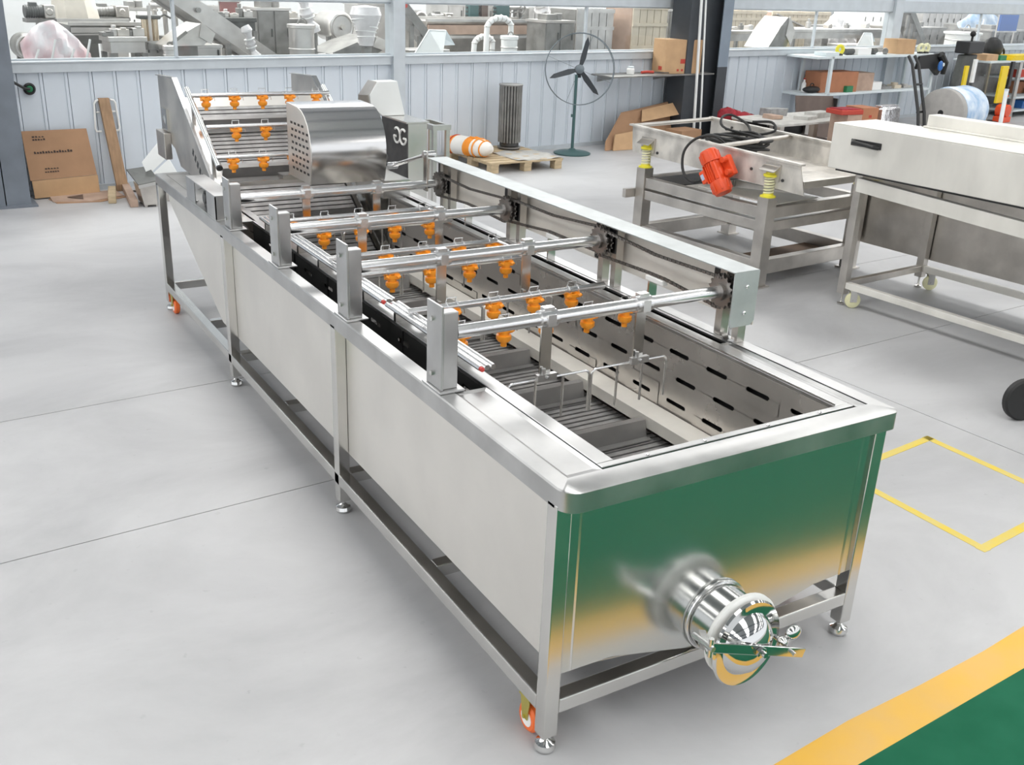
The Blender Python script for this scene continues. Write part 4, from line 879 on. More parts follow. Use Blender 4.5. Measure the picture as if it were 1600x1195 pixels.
def sackbit(i0, i1, mt, nm):
    m = MB().lathe(prof[i0:i1 + 1], (0, 0, 0), (1, 0, 0), 18)
    m.v = [(x * 0.88, y * 1.05, max(0.0, z * 0.75 + 0.10)) for x, y, z in m.v]; return m.build(nm, mt, sa)
sackbit(0, 3, SACKORANGE, 'orange_end'); sackbit(3, 5, SACK, 'sack_body'); sackbit(5, 6, SACKORANGE, 'orange_stripe'); sackbit(6, 8, SACK, 'sack_body'); sackbit(8, 10, SACK, 'tied_end')
for k in (-0.24, 0.04, 0.16, 0.25):
    m = MB().torus((k, 0, 0), (1, 0, 0), 0.148 if k < 0.2 else 0.118, 0.010, 20, 6); m.v = [(x * 0.88, y * 1.05, max(0.004, z * 0.75 + 0.10)) for x, y, z in m.v]; m.build('printed_band', SACKORANGE if k > 0 else REDPRINT, sa)
m = MB()
for a in (62, 100): m.tube([(0.02 + 0.026 * i, 0.158 * 1.05 * math.cos(R(a)) * (1 - 0.04 * i), 0.10 + 0.155 * 0.77 * math.sin(R(a)) * (1 - 0.03 * i)) for i in range(9)], 0.010, 6)
m.build('printed_stripe', SACKORANGE, sa)
tu = thing('ribbed_roll', 'tall dark grey ribbed tube roll standing on the back of the pallet', 'roll', (5.11, 8.93, 0.1225), 0)
tu.scale = (1, 1, 0.85)
m = MB()
for k in range(22):
    a = 2 * PI * k / 22; m.cyl((0.125 * math.cos(a), 0.125 * math.sin(a), 0.10), (0.125 * math.cos(a), 0.125 * math.sin(a), 0.90), 0.014, 6)
m.build('ribs', HAZEDARK, tu, kind='stuff')
MB().cyl((0, 0, 0.05), (0, 0, 0.88), 0.118, 22).build('core', DARKSTEEL, tu)
for z in (0.02, 0.885): MB().lathe([(0.10, 0), (0.145, 0), (0.145, 0.018), (0.10, 0.018)], (0, 0, z), n=24).build('end_ring', HAZEDARK, tu)
MB().lathe([(0, 0), (0.13, 0), (0.13, 0.02), (0, 0.02)], n=20).build('base', DARKSTEEL, tu)

# pedestal fan with ring guard, at rest
fn = thing('pedestal_fan', 'tall dark green pedestal fan with three dark blades and a ring guard', 'fan', (6.10, 9.0, 0), 0)
MB().lathe([(0, 0), (0.235, 0), (0.24, 0.015), (0.20, 0.03), (0.06, 0.045), (0.03, 0.07), (0, 0.07)], n=28).build('base', FANGREEN, fn)
MB().cyl((0, 0, 0.05), (0, 0, 0.98), 0.020, 12).build('pole', FANGREEN, fn)
hub = Vector((0.01, -0.05, 1.05)); fd = Vector((-0.50, -0.84, 0.10)).normalized(); fs = fd.cross(Vector((0, 0, 1))).normalized(); fu = fs.cross(fd)
MB().cyl(hub - fd * 0.16, hub - fd * 0.02, 0.058, 18).cyl(hub - fd * 0.1 + Vector((0, 0, -0.1)), hub - fd * 0.1, 0.03, 10).build('motor', FANDARK, fn)
MB().lathe([(0, -0.02), (0.055, -0.02), (0.055, 0.02), (0.03, 0.035), (0, 0.04)], hub, fd, 16).build('hub', FANGREY, fn)
for k, a in enumerate((102, 230, 342)):
    d = fs * math.cos(R(a)) + fu * math.sin(R(a)); e = fd.cross(d); tw_ = (e * 0.9 + fd * 0.35).normalized()
    p = [hub + d * 0.04 - tw_ * 0.022, hub + d * 0.14 - tw_ * 0.045, hub + d * 0.33 - tw_ * 0.038, hub + d * 0.395, hub + d * 0.33 + tw_ * 0.02, hub + d * 0.14 + tw_ * 0.03, hub + d * 0.04 + tw_ * 0.022]
    MB().prism(p, fd * 0.006).build('blade', FANDARK, fn, smooth=False)
m = MB().torus(hub + fd * 0.03, fd, 0.43, 0.006, 44, 6).torus(hub - fd * 0.09, fd, 0.43, 0.005, 44, 6)
for k in range(4):
    a = R(k * 90 + 20); d = fs * math.cos(a) + fu * math.sin(a); m.tube([hub + d * 0.43 + fd * 0.03, hub + d * 0.43 - fd * 0.09], 0.003, 5)
    m.tube([hub + d * 0.06 - fd * 0.10, hub + d * 0.43 - fd * 0.09], 0.0025, 5)
m.build('ring_guard', FANGREY, fn)
MB().cyl((-0.09, -0.08, 0.50), (-0.09, -0.08, 1.0), 0.002, 5).cyl((-0.09, -0.08, 0.475), (-0.09, -0.08, 0.51), 0.012, 8).build('pull_cord', FANGREEN, fn)

# wall shelf with carton and small items; two pale poles; cardboard heap
sh = wthing('wall_shelf', 'thin grey wall shelf beside the fan with a carton on it', 'shelf', 7.38, -0.24, 0.0)
MB().box(-0.95, 0.98, -0.24, 0.19, 0.925, 0.945).build('shelf_board', HAZEDARK, sh, 0.003, smooth=False)
for x in (-0.85, 0.2): MB().prism([(x, 0.18, 0.925), (x, -0.16, 0.925), (x, -0.16, 0.915), (x, 0.18, 0.84)], (0.02, 0, 0)).build('bracket', HAZEDARK, sh, smooth=False)
def carton(name, label, s, d, z, w, dp, h, m=CARDLIGHT, rz=0.0, prints=(), group=None, loc=None, dark=None, rot=None):
    c = wthing(name, label, 'box', s, d, z, rz, group) if loc is None else thing(name, label, 'box', loc, rot or 0, group)
    MB().box(-w / 2, w / 2, -dp / 2, dp / 2, 0, h).build('carton_body', m, c, 0.004, smooth=False)
    MB().box(-w / 2 + 0.002, w / 2 - 0.002, -dp / 2 + 0.002, -0.002, h, h + 0.004).box(-w / 2 + 0.002, w / 2 - 0.002, 0.002, dp / 2 - 0.002, h, h + 0.004).build('top_flaps', dark or m, c, smooth=False)
    if prints:
        pm = MB()
        for face, u, z0, wu, hz in prints:
            if face == 'f': pm.box(u, u + wu, -dp / 2 - 0.0012, -dp / 2 - 0.0004, z0, z0 + hz)
            else: pm.box(-w / 2 - 0.0012, -w / 2 - 0.0004, u, u + wu, z0, z0 + hz)
        pm.build('printed_marks', REDPRINT, c, smooth=False)
    return c
c = carton('cardboard_carton', 'tall tan carton with red print standing on the wall shelf', 7.80, -0.27, 0.946, 0.60, 0.30, 0.435, CARDLIGHT, R(-10), [('f', -0.10 + 0.07 * k, 0.03, 0.035, 0.03) for k in range(3)] + [('f', -0.05, 0.13, 0.10, 0.06), ('l', -0.08, 0.04, 0.08, 0.05)])
c = wthing('white_jar', 'small white jar on the left part of the wall shelf', 'jar', 6.92, -0.28, 0.946)
MB().lathe([(0, 0), (0.05, 0), (0.052, 0.01), (0.052, 0.065), (0.04, 0.08), (0, 0.08)], n=18).build('jar_body', WHITEPL, c); MB().lathe([(0, 0.081), (0.042, 0.081), (0.042, 0.10), (0, 0.10)], n=18).build('lid', SHELFWHITE, c)
c = wthing('red_tool', 'red handled tool lying on the wall shelf left of the carton', 'tool', 7.22, -0.30, 0.946, R(-8))
MB().tube([(-0.10, 0, 0.02), (0.0, 0.01, 0.024), (0.10, 0, 0.02)], 0.018, 8).build('handle', REDPRINT, c); MB().bar((0.10, 0, 0.02), (0.34, -0.02, 0.012), 0.03, 0.014).build('blade', DARKSTEEL, c, smooth=False)
for k, (x, lab) in enumerate(((8.24, 'left of the two pale poles propped at the dark column'), (8.36, 'right of the two pale poles propped at the dark column'))):
    p = thing('pale_pole', lab, 'pole', (x, 9.17 - 0.0 * k, 0), 0, 'pale poles by the column')
    MB().cyl((0.02, 0, 0.0), (-0.11 - 0.06 * k, 0.02, 2.6), 0.020 - 0.006 * k, 10).build('pole', WHITESHEET, p)
    MB().cyl((0.02, 0, 0.0), (0.019, 0, 0.03), 0.024 - 0.006 * k, 10).build('cap', BLACKPL, p)
hp = thing('cardboard_heap', 'folded brown cartons heaped against the wall right of the fan', 'cardboard', (7.25, 9.22, 0), R(7))
for k, (x0, x1, zz, tilt, mm) in enumerate(((-0.62, 0.25, 0.0, 0.55, CARD), (-0.55, 0.40, 0.05, 0.46, CARD), (-0.45, 0.62, 0.08, 0.34, CARDDARK))):
    MB().prism([(x0, -0.12 + 0.05 * k, 0.004), (x0 + 0.06, -0.06 + 0.05 * k, 0.10), (x0 + 0.45, 0.09 + 0.03 * k, 0.44), (x1 + 0.36, 0.12 + 0.03 * k, 0.50 + 0.03 * k), (x1 + 0.38, -0.04 + 0.05 * k, 0.03)], (0.0, 0.02, 0.01)).build('folded_carton', mm, hp, smooth=False)
MB().prism([(-0.52, -0.16, 0.004), (0.30, -0.22, 0.004), (0.26, -0.10, 0.26), (-0.44, -0.10, 0.20)], (0, 0.015, 0)).build('front_flap', CARDLIGHT, hp, smooth=False)
MB().prism([(0.10, -0.03, 0.33), (0.80, -0.05, 0.40), (0.86, 0.08, 0.54), (0.20, 0.08, 0.46)], (0, 0.01, 0.01)).build('open_flap', CARDLIGHT, hp, smooth=False)
c = carton('small_carton', 'small brown carton on the floor by the dark column', 0, 0, 0, 0.42, 0.30, 0.24, CARD, loc=(7.92, 9.0, 0), rot=R(10))

# workbench with scrap, dark sheet, red cloth
bn = thing('work_bench', 'low steel workbench with scrap on top behind the shaker table', 'bench', (9.25, 8.35, 0), R(6))
MB().box(-0.75, 0.85, -0.45, 0.40, 0.405, 0.435).build('bench_top', STONE, bn, 0.004, smooth=False)
for x in (-0.70, 0.0, 0.80):
    for y in (-0.40, 0.35): MB().box(x - 0.04, x + 0.04, y - 0.04, y + 0.04, 0, 0.404).build('leg', AGED, bn, smooth=False)
MB().box(-0.65, 0.75, -0.36, 0.30, 0.10, 0.13).build('lower_shelf', BROWNSHEET, bn, smooth=False)
MB().box(-0.7, 0.8, 0.36, 0.38, 0.13, 0.40).build('back_sheet', BLACKPL, bn, smooth=False)
rc = thing('red_cloth_bundle', 'crumpled dark red cloth bundle on the bench next to the dark column', 'cloth', (8.80, 8.90, 0.06), 0)
m = MB(); random.seed(3)
for k in range(4):
    m.sphere((-0.22 + 0.15 * k, 0.03 * math.sin(k * 2), 0.36 - 0.035 * k), 0.15, 12, 8, (1.0, 0.75, 0.70))
rough(m, 0.012).build('cloth', RED, rc)
MB().box(-0.26, 0.32, -0.10, 0.12, -0.055, 0.27).build('crate_below', BROWNSHEET, rc, smooth=False)
for k, (x, y, w, h, mm, lab) in enumerate(((8.9, 8.35, 0.16, 0.05, CARDPINK, 'tan block among the scrap at the left of the low bench'), (9.15, 8.60, 0.34, 0.10, RUBBLE, 'grey metal offcut at the back of the low bench'), (9.75, 8.32, 0.46, 0.07, STONE, 'pale flat stone slab on the right of the low bench'), (9.35, 8.18, 0.30, 0.04, STONE, 'thin pale slab in the middle of the low bench'))):
    t = thing('scrap_piece', lab, 'scrap', (x, y, 0.436), R(8 * k), 'scrap on the low bench')
    rough(MB().prism([(-w / 2, -0.09, 0), (w / 2, -0.12, 0), (w / 2 * 0.9, 0.1, 0), (-w / 2 * 0.8, 0.12, 0)], (0.01, 0.0, h)), 0.008).build('piece', mm, t, 0.004, smooth=False)
ds = wthing('dark_steel_sheet', 'big dark brown steel sheet standing behind the low bench', 'sheet', 10.22, -0.88, 0)
MB().prism([(-0.47, -0.10, 0), (0.49, -0.10, 0), (0.46, 0.02, 0.59), (-0.46, 0.02, 0.63)], (0, 0.012, 0)).build('sheet', BROWNSHEET, ds, smooth=False)
MB().box(0.462, 0.49, -0.06, 0.03, 0, 0.56).build('edge_angle', DARKSTEEL, ds, smooth=False)

# tall open shelving on the right with its load
rk = wthing('storage_rack', 'long pale open rack with two shelves along the right wall', 'rack', 12.1, -0.36, 0)
for z in (0.555, 1.105): MB().box(-1.62, 1.72, -0.26, 0.30, z, z + 0.035).build('shelf', SHELFWHITE, rk, 0.003, smooth=False)
for x in (-1.22, 1.66):
    for y in (-0.24, 0.28): MB().box(x - 0.03, x + 0.03, y - 0.02, y + 0.02, 0, 1.14).build('upright', SHELFWHITE, rk, smooth=False)
carton('reddish_carton', 'reddish carton with a black star print on the rack lower shelf, left', 11.28, -0.36, 0.591, 0.82, 0.34, 0.30, CARDRED, R(-8))
carton('pinkish_carton', 'smaller reddish carton with a round hole on the rack lower shelf', 11.95, -0.36, 0.591, 0.46, 0.32, 0.27, CARDPINK, R(-8))
carton('white_box', 'plain white box on the rack lower shelf right of the cartons', 12.32, -0.42, 0.591, 0.28, 0.2, 0.12, WHITEPL)
carton('green_white_box', 'small green and white box in front of the reddish carton on the rack', 11.46, -0.575, 0.591, 0.17, 0.06, 0.09, GREENPL)
c = wthing('black_bag', 'black soft bag at the left end of the rack lower shelf', 'bag', 10.72, -0.42, 0.591); m = MB().sphere((0, 0, 0.05), 0.09, 12, 8, (2.2, 1, 0.55)); m.v = [(x, y, max(0, z)) for x, y, z in m.v]; m.build('bag_body', BLACK, c); MB().tube(arc((0, 0, 0.09), 0.05, 0, 180, 6, (1, 0, 0), (0, 0, 1)), 0.008, 6).build('strap', BLACK, c)
c = wthing('white_bottle', 'small white bottle standing at the left of the reddish carton', 'bottle', 10.76, -0.24, 0.591); MB().lathe([(0, 0), (0.035, 0), (0.035, 0.12), (0.015, 0.15), (0.015, 0.18), (0, 0.18)], n=14).build('bottle_body', WHITEPL, c); MB().lathe([(0, 0.181), (0.017, 0.181), (0.017, 0.2), (0, 0.2)], n=10).build('cap', REDPRINT, c)
for k, (s, w, h, mm, lab) in enumerate(((12.62, 0.36, 0.07, HAZEDARK, 'flat grey part on the rack lower shelf, right of the white box'), (12.98, 0.20, 0.09, BEIGE, 'beige block on the rack lower shelf, right half'), (13.28, 0.26, 0.06, HAZESTEEL, 'pale metal part at the right end of the rack lower shelf'))):
    t = wthing('machine_part', lab, 'part', s, -0.42, 0.591, 0, 'parts on the rack lower shelf')
    MB().box(-w / 2, w / 2, -0.08, 0.08, 0, h * 0.6).cyl((0, 0, h * 0.6), (0, 0, h), 0.06, 12).build('casting', mm, t, 0.004)
carton('tan_carton', 'tan carton on top of the rack in front of the window', 13.0, -0.38, 1.141, 0.42, 0.3, 0.225, CARDLIGHT, R(-10))
carton('white_flat_box', 'flat white box on top of the rack, left of the tan carton', 11.83, -0.40, 1.141, 0.36, 0.24, 0.095, WHITEPL)
carton('pale_tray', 'low white tray at the left end of the rack top', 10.95, -0.44, 1.141, 0.34, 0.22, 0.05, SHELFWHITE)
for k, (s, mm, lab) in enumerate(((11.22, YELLOWCUP, 'yellow and black coil of cord at the left of the rack top'), (13.75 - 0.25, PALEYELLOW, 'left of the two pale cream rolls on the rack top'), (13.66, PALEYELLOW, 'right of the two pale cream rolls on the rack top'))):
    t = wthing('cord_roll', lab, 'roll', s, -0.48, 1.141, 0, 'rolls on the rack top')
    MB().torus((0, 0, 0.085), (0.3, 1, 0), 0.055, 0.028, 20, 8).build('coil', mm, t); MB().box(-0.05, 0.05, -0.03, 0.03, 0, 0.03).build('stand', BLACKPL, t, smooth=False)
for k, (s, lab) in enumerate(((11.55, 'black power tool lying left on the rack top'), (12.22, 'small dark gearbox in the middle of the rack top'), (12.55, 'low grey drill case right of the dark gearbox on the rack top'))):
    t = wthing('power_tool', lab, 'tool', s, -0.42, 1.141, 0.3 * k, 'tools on the rack top')
    MB().cyl((-0.12, 0, 0.05), (0.10, 0, 0.05), 0.045, 12).box(-0.05, 0.05, -0.03, 0.03, 0, 0.03).build('tool_body', HAZEBLACK if k < 2 else HAZEDARK, t, 0.003); MB().cyl((0.10, 0, 0.05), (0.18, 0, 0.05), 0.02, 8).build('nose', AGED, t)
# black coats hung at the rack end, leaning hand truck
ct = wthing('black_jacket', 'black jacket hanging from the right end of the rack', 'jacket', 13.55, -0.66, 0)
rough(MB().prism([(-0.36, 0.0, 0.90), (-0.05, -0.04, 0.92), (0.20, -0.05, 0.80), (0.42, -0.03, 0.98), (0.38, -0.02, 1.16), (-0.34, 0.0, 1.12)], (0, 0.05, 0)), 0.012).build('jacket_body', BLACK, ct, 0.01)
MB().tube([(0.20, -0.05, 1.14), (0.34, -0.08, 1.0), (0.36, -0.06, 0.82)], [0.06, 0.055, 0.04], 8).build('sleeve', BLACK, ct)
MB().sphere((0.14, -0.12, 0.96), 0.07, 10, 8, (1, 0.5, 1.2)).build('blue_badge', BLUEPL, ct)
MB().lathe([(0, 0), (0.03, 0), (0.03, 0.006), (0, 0.006)], (0.16, -0.158, 0.985), (0, -1, 0), 14).build('round_patch', SHELFWHITE, ct)
ht = thing('hand_truck', 'black two-wheeled hand truck leaning beside the big grey roll', 'hand truck', (10.53, 7.25, 0), R(10))
for x in (-0.06, 0.10):
    MB().tube([(x - 0.02, -0.12, 0.02), (x + 0.02, 0.02, 0.6), (x + 0.12, 0.28, 1.20), (x + 0.13, 0.36, 1.30)], 0.022, 8).build('side_rail', BLACKPL, ht)
for z in (0.25, 0.6, 0.95): MB().cyl((-0.06 + z * 0.1, z * 0.3 - 0.12, z), (0.10 + z * 0.1, z * 0.3 - 0.12, z), 0.015, 8).build('rung', BLACKPL, ht)
MB().box(-0.12, 0.16, -0.30, -0.10, 0.0, 0.015).build('toe_plate', DARKSTEEL, ht, smooth=False)
for x in (-0.13, 0.17): MB().lathe([(0, -0.02), (0.10, -0.02), (0.115, 0), (0.10, 0.02), (0, 0.02)], (x, -0.02, 0.115), (1, 0, 0), 20).build('wheel', BLACK, ht)
MB().tube([(-0.02, -0.14, 0.03), (-0.10, -0.18, 0.2), (-0.06, -0.1, 0.42)], 0.02, 8).build('red_grip', REDPRINT, ht)
# cartons on the bench under the rack
carton('open_carton', 'open reddish carton beside the silver foil bag under the rack', 0, 0, 0, 0.28, 0.32, 0.655, CARDRED, loc=(9.80, 7.62, 0), rot=R(-5), prints=[('f', -0.02, 0.53, 0.05, 0.035)])
carton('taped_carton', 'brown carton with a white mark below the red tray', 0, 0, 0, 0.25, 0.32, 0.575, CARDPINK, loc=(9.515, 7.62, 0), rot=R(-4))
c = thing('red_tray', 'flat red tray lying on the brown carton under the rack', 'tray', (9.47, 7.60, 0.580), R(-4)); MB().box(-0.21, 0.17, -0.15, 0.15, 0, 0.06).build('tray_body', REDPRINT, c, 0.01, smooth=False); MB().box(-0.18, 0.14, -0.12, 0.12, 0.06, 0.07).build('tray_liner', RED, c, smooth=False)
c = thing('silver_foil_bag', 'crinkled silver foil bag beside the reddish cartons', 'bag', (10.16, 7.47, 0), R(5))
m = MB(); n_ = 10
rough(MB().prism([(-0.17, -0.10, 0), (0.15, -0.10, 0), (0.19, -0.06, 0.35), (0.20, -0.04, 0.66), (-0.18, -0.04, 0.66), (-0.19, -0.06, 0.3)], (0, 0.2, 0)), 0.01).build('bag_body', SILVERBAG, c, 0.03); MB().bar((-0.18, 0.06, 0.67), (0.2, 0.06, 0.67), 0.10, 0.02).build('folded_top', SILVERBAG, c, 0.004)
# big roll in blue tinted wrap
ro = thing('wrapped_roll', 'big grey felt roll in blue and white wrap lying on its side', 'roll', (10.85, 7.20, 0), R(10))
a0 = Vector((-0.02, -0.02, 0.60)); a1 = Vector((0.90, 0.02, 0.60))
axr = (a1 - a0).normalized()
MB().lathe([(0.0, 0), (0.30, 0), (0.315, 0.01), (0.315, 0.12), (0, 0.12)], a0, axr, 40).build('roll_end', ROLLGREY, ro)
MB().lathe([(0.28, 0.12), (0.322, 0.12), (0.335, 0.2), (0.325, 0.45), (0.335, 0.65), (0.31, 0.8), (0, 0.8)], a0, axr, 40).build('wrapping', BLUEWRAP, ro)
MB().lathe([(0, -0.004), (0.038, -0.004), (0.038, 0.002), (0, 0.002)], a0, axr, 16).build('core_hole', BLACK, ro)
MB().box(-0.05, 0.78, -0.20, 0.38, 0.20, 0.28).box(-0.03, 0.03, -0.18, 0.36, 0.0, 0.20).box(0.70, 0.76, -0.18, 0.36, 0.0, 0.20).build('cradle', HAZEDARK, ro, smooth=False)
# pole leaning right of the roll, control post, right rack
c = thing('pale_broom_pole', 'pale leaning pole right of the wrapped roll', 'pole', (11.78, 6.85, 0), 0)
MB().cyl((-0.06, 0, 0.0), (0.13, 0.15, 0.88), 0.028, 10).build('pole', WHITESHEET, c); MB().cyl((0.13, 0.15, 0.88), (0.135, 0.152, 0.91), 0.03, 10).build('end_cap', SHELFWHITE, c)
cm = wthing('camera_stand', 'black hooded camera tripod wrapped in dark cloth before the window', 'stand', 14.72, -0.62, 0)
m = MB()
for x, y in ((-0.22, -0.1), (0.25, -0.1), (0.02, 0.2)): m.cyl((x, y, 0), (0.02, 0, 1.15), 0.03, 8)
m.build('tripod_legs', BLACKPL, cm)
MB().prism([(-0.24, -0.06, 0.30), (0.30, -0.06, 0.30), (0.27, -0.08, 1.12), (-0.16, -0.08, 1.12)], (0, 0.14, 0)).build('dark_cloth', HAZEBLACK, cm, 0.02)
MB().box(-0.22, 0.30, -0.16, 0.10, 1.14, 1.34).build('hood_box', BLACKPL, cm, 0.02, smooth=False)
MB().cyl((0.06, -0.03, 1.34), (0.06, -0.03, 1.42), 0.02, 8).sphere((0.06, -0.03, 1.46), 0.05, 10, 8).build('top_knob', BLACK, cm)
for k, (s, z0, z1, w, mm, lab) in enumerate(((14.05, 0.50, 0.98, 0.10, YELLOW, 'thin yellow upright bar left of the camera tripod'), (14.30, 0.70, 1.08, 0.09, WHITEPL, 'white upright bar next to the thin yellow one'), (15.35, 0.32, 0.95, 0.22, YELLOW, 'broad yellow panel right of the camera tripod'), (15.60, 0.60, 1.02, 0.09, BLACKPL, 'dark bar right of the broad yellow panel'))):
    t = wthing('upright_bar', lab, 'bar', s, -1.05, 0); MB().box(-w / 2, w / 2, -0.02, 0.02, z0, z1).build('bar', mm, t, 0.003, smooth=False); MB().cyl((0, 0, 0), (0, 0, z0), 0.02, 8).lathe([(0, 0), (0.12, 0), (0.12, 0.015), (0, 0.015)], n=14).build('stem', DARKSTEEL, t)
r2 = wthing('tool_rack', 'grey steel rack full of tools at the right edge', 'rack', 16.75, -0.55, 0)
for z in (0.10, 0.34, 0.68, 0.985): MB().box(-1.65 if z > 0.9 else -0.55, 2.3, -0.35, 0.35, z, z + 0.03).build('shelf', SHELFWHITE, r2, smooth=False)
for x in (-0.52, 1.9):
    for y in (-0.33, 0.33): MB().box(x - 0.05, x + 0.05, y - 0.02, y + 0.02, 0, 1.0).build('upright', AGED, r2, smooth=False)
MB().box(-1.60, 2.25, 0.30, 0.32, 0.15, 0.98).build('back_sheet', HAZEDARK, r2, smooth=False)
MB().box(-1.62, -1.56, -0.33, -0.29, 0, 0.985).build('upright', AGED, r2, smooth=False)
c = wthing('yellow_sheet_stack', 'bright yellow folded sheets on top of the tool rack', 'sheets', 16.65, -0.62, 1.016)
for k in range(4): MB().box(-0.78 + 0.05 * k, 0.9 - 0.1 * k, -0.24, 0.05, 0.022 * k, 0.022 * k + 0.02).build('folded_sheet', YELLOW, c, 0.003, smooth=False)
carton('long_tan_box', 'tan box left of the yellow sheets on the tool rack', 15.38, -0.62, 1.016, 0.40, 0.3, 0.10, CARDLIGHT, 0)
carton('dark_green_box', 'dark green box between the tan box and the yellow sheets', 15.72, -0.70, 1.016, 0.22, 0.2, 0.08, GREENPL, 0)
c = wthing('black_helmet_bag', 'black rounded bag with a strap on the yellow sheets', 'bag', 16.0, -0.40, 1.016)
m = MB().sphere((0, 0.0, 0.16), 0.24, 14, 9, (1.1, 0.7, 0.85)); m.v = [(x, y, max(0.0, z)) for x, y, z in m.v]; rough(m, 0.01).build('bag_body', BLACK, c); MB().tube(arc((0.18, -0.1, 0.08), 0.10, -30, 140, 8, (1, 0, 0), (0, 0, 1)), 0.02, 6).build('strap', BLACK, c)
for k, (s, z, w, h, mm, lab) in enumerate(((16.55, 0.711, 0.5, 0.14, REDPRINT, 'red toolbox with a white edge on the upper tool rack shelf'), (17.3, 0.37, 0.25, 0.10, BLUEPL, 'blue parts bin on the middle tool rack shelf'), (17.55, 0.37, 0.2, 0.09, YELLOW, 'small yellow bin on the middle tool rack shelf'), (17.85, 0.37, 0.2, 0.09, WHITEPL, 'small white bin on the middle tool rack shelf'), (17.2, 0.48, 0.5, 0.10, CARDRED, 'brown box stacked high on the middle tool rack shelf'), (17.0, 0.131, 0.45, 0.13, BLUEPL, 'blue tool case on the lowest tool rack shelf'), (17.5, 0.131, 0.3, 0.12, REDPRINT, 'red tool case on the lowest tool rack shelf'))):
    t = wthing('storage_bin', lab, 'bin', s, -0.72 if z != 0.48 else -0.45, z if z != 0.48 else 0.371, 0, 'bins on the tool rack')
    hh = h if z != 0.48 else 0.2
    MB().prism([(-w / 2, -0.09, 0), (w / 2, -0.09, 0), (w / 2 + 0.01, -0.10, hh), (-w / 2 - 0.01, -0.10, hh)], (0, 0.18, 0)).build('bin_body', mm, t, 0.004, smooth=False); MB().box(-w / 2 - 0.005, w / 2 + 0.005, -0.105, 0.09, hh, hh + 0.012).build('lid', mm if k else WHITEPL, t, smooth=False)
c = wthing('orange_machine', 'small orange hoist behind the pale leaning pole', 'hoist', 15.4, -1.15, 0)
MB().box(-0.12, 0.14, -0.1, 0.1, 0.0, 0.10).cyl((0, -0.1, 0.2), (0, 0.1, 0.2), 0.11, 14).build('hoist_body', REDMOTOR, c, 0.01); MB().tube([(0, 0, 0.3), (0.0, 0, 0.42), (0.06, 0, 0.45)], 0.02, 8).build('hook', ORANGEWHEEL, c)
c = wthing('white_control_unit', 'white switch unit at the right edge below the tool rack', 'switch unit', 17.2, -1.35, 0)
MB().box(-0.20, 0.20, -0.06, 0.06, 0.0, 0.35).build('unit_body', WHITEPL, c, 0.01, smooth=False); MB().box(-0.10, 0.12, -0.064, -0.0605, 0.20, 0.30).build('switch_panel', HAZEDARK, c, smooth=False)
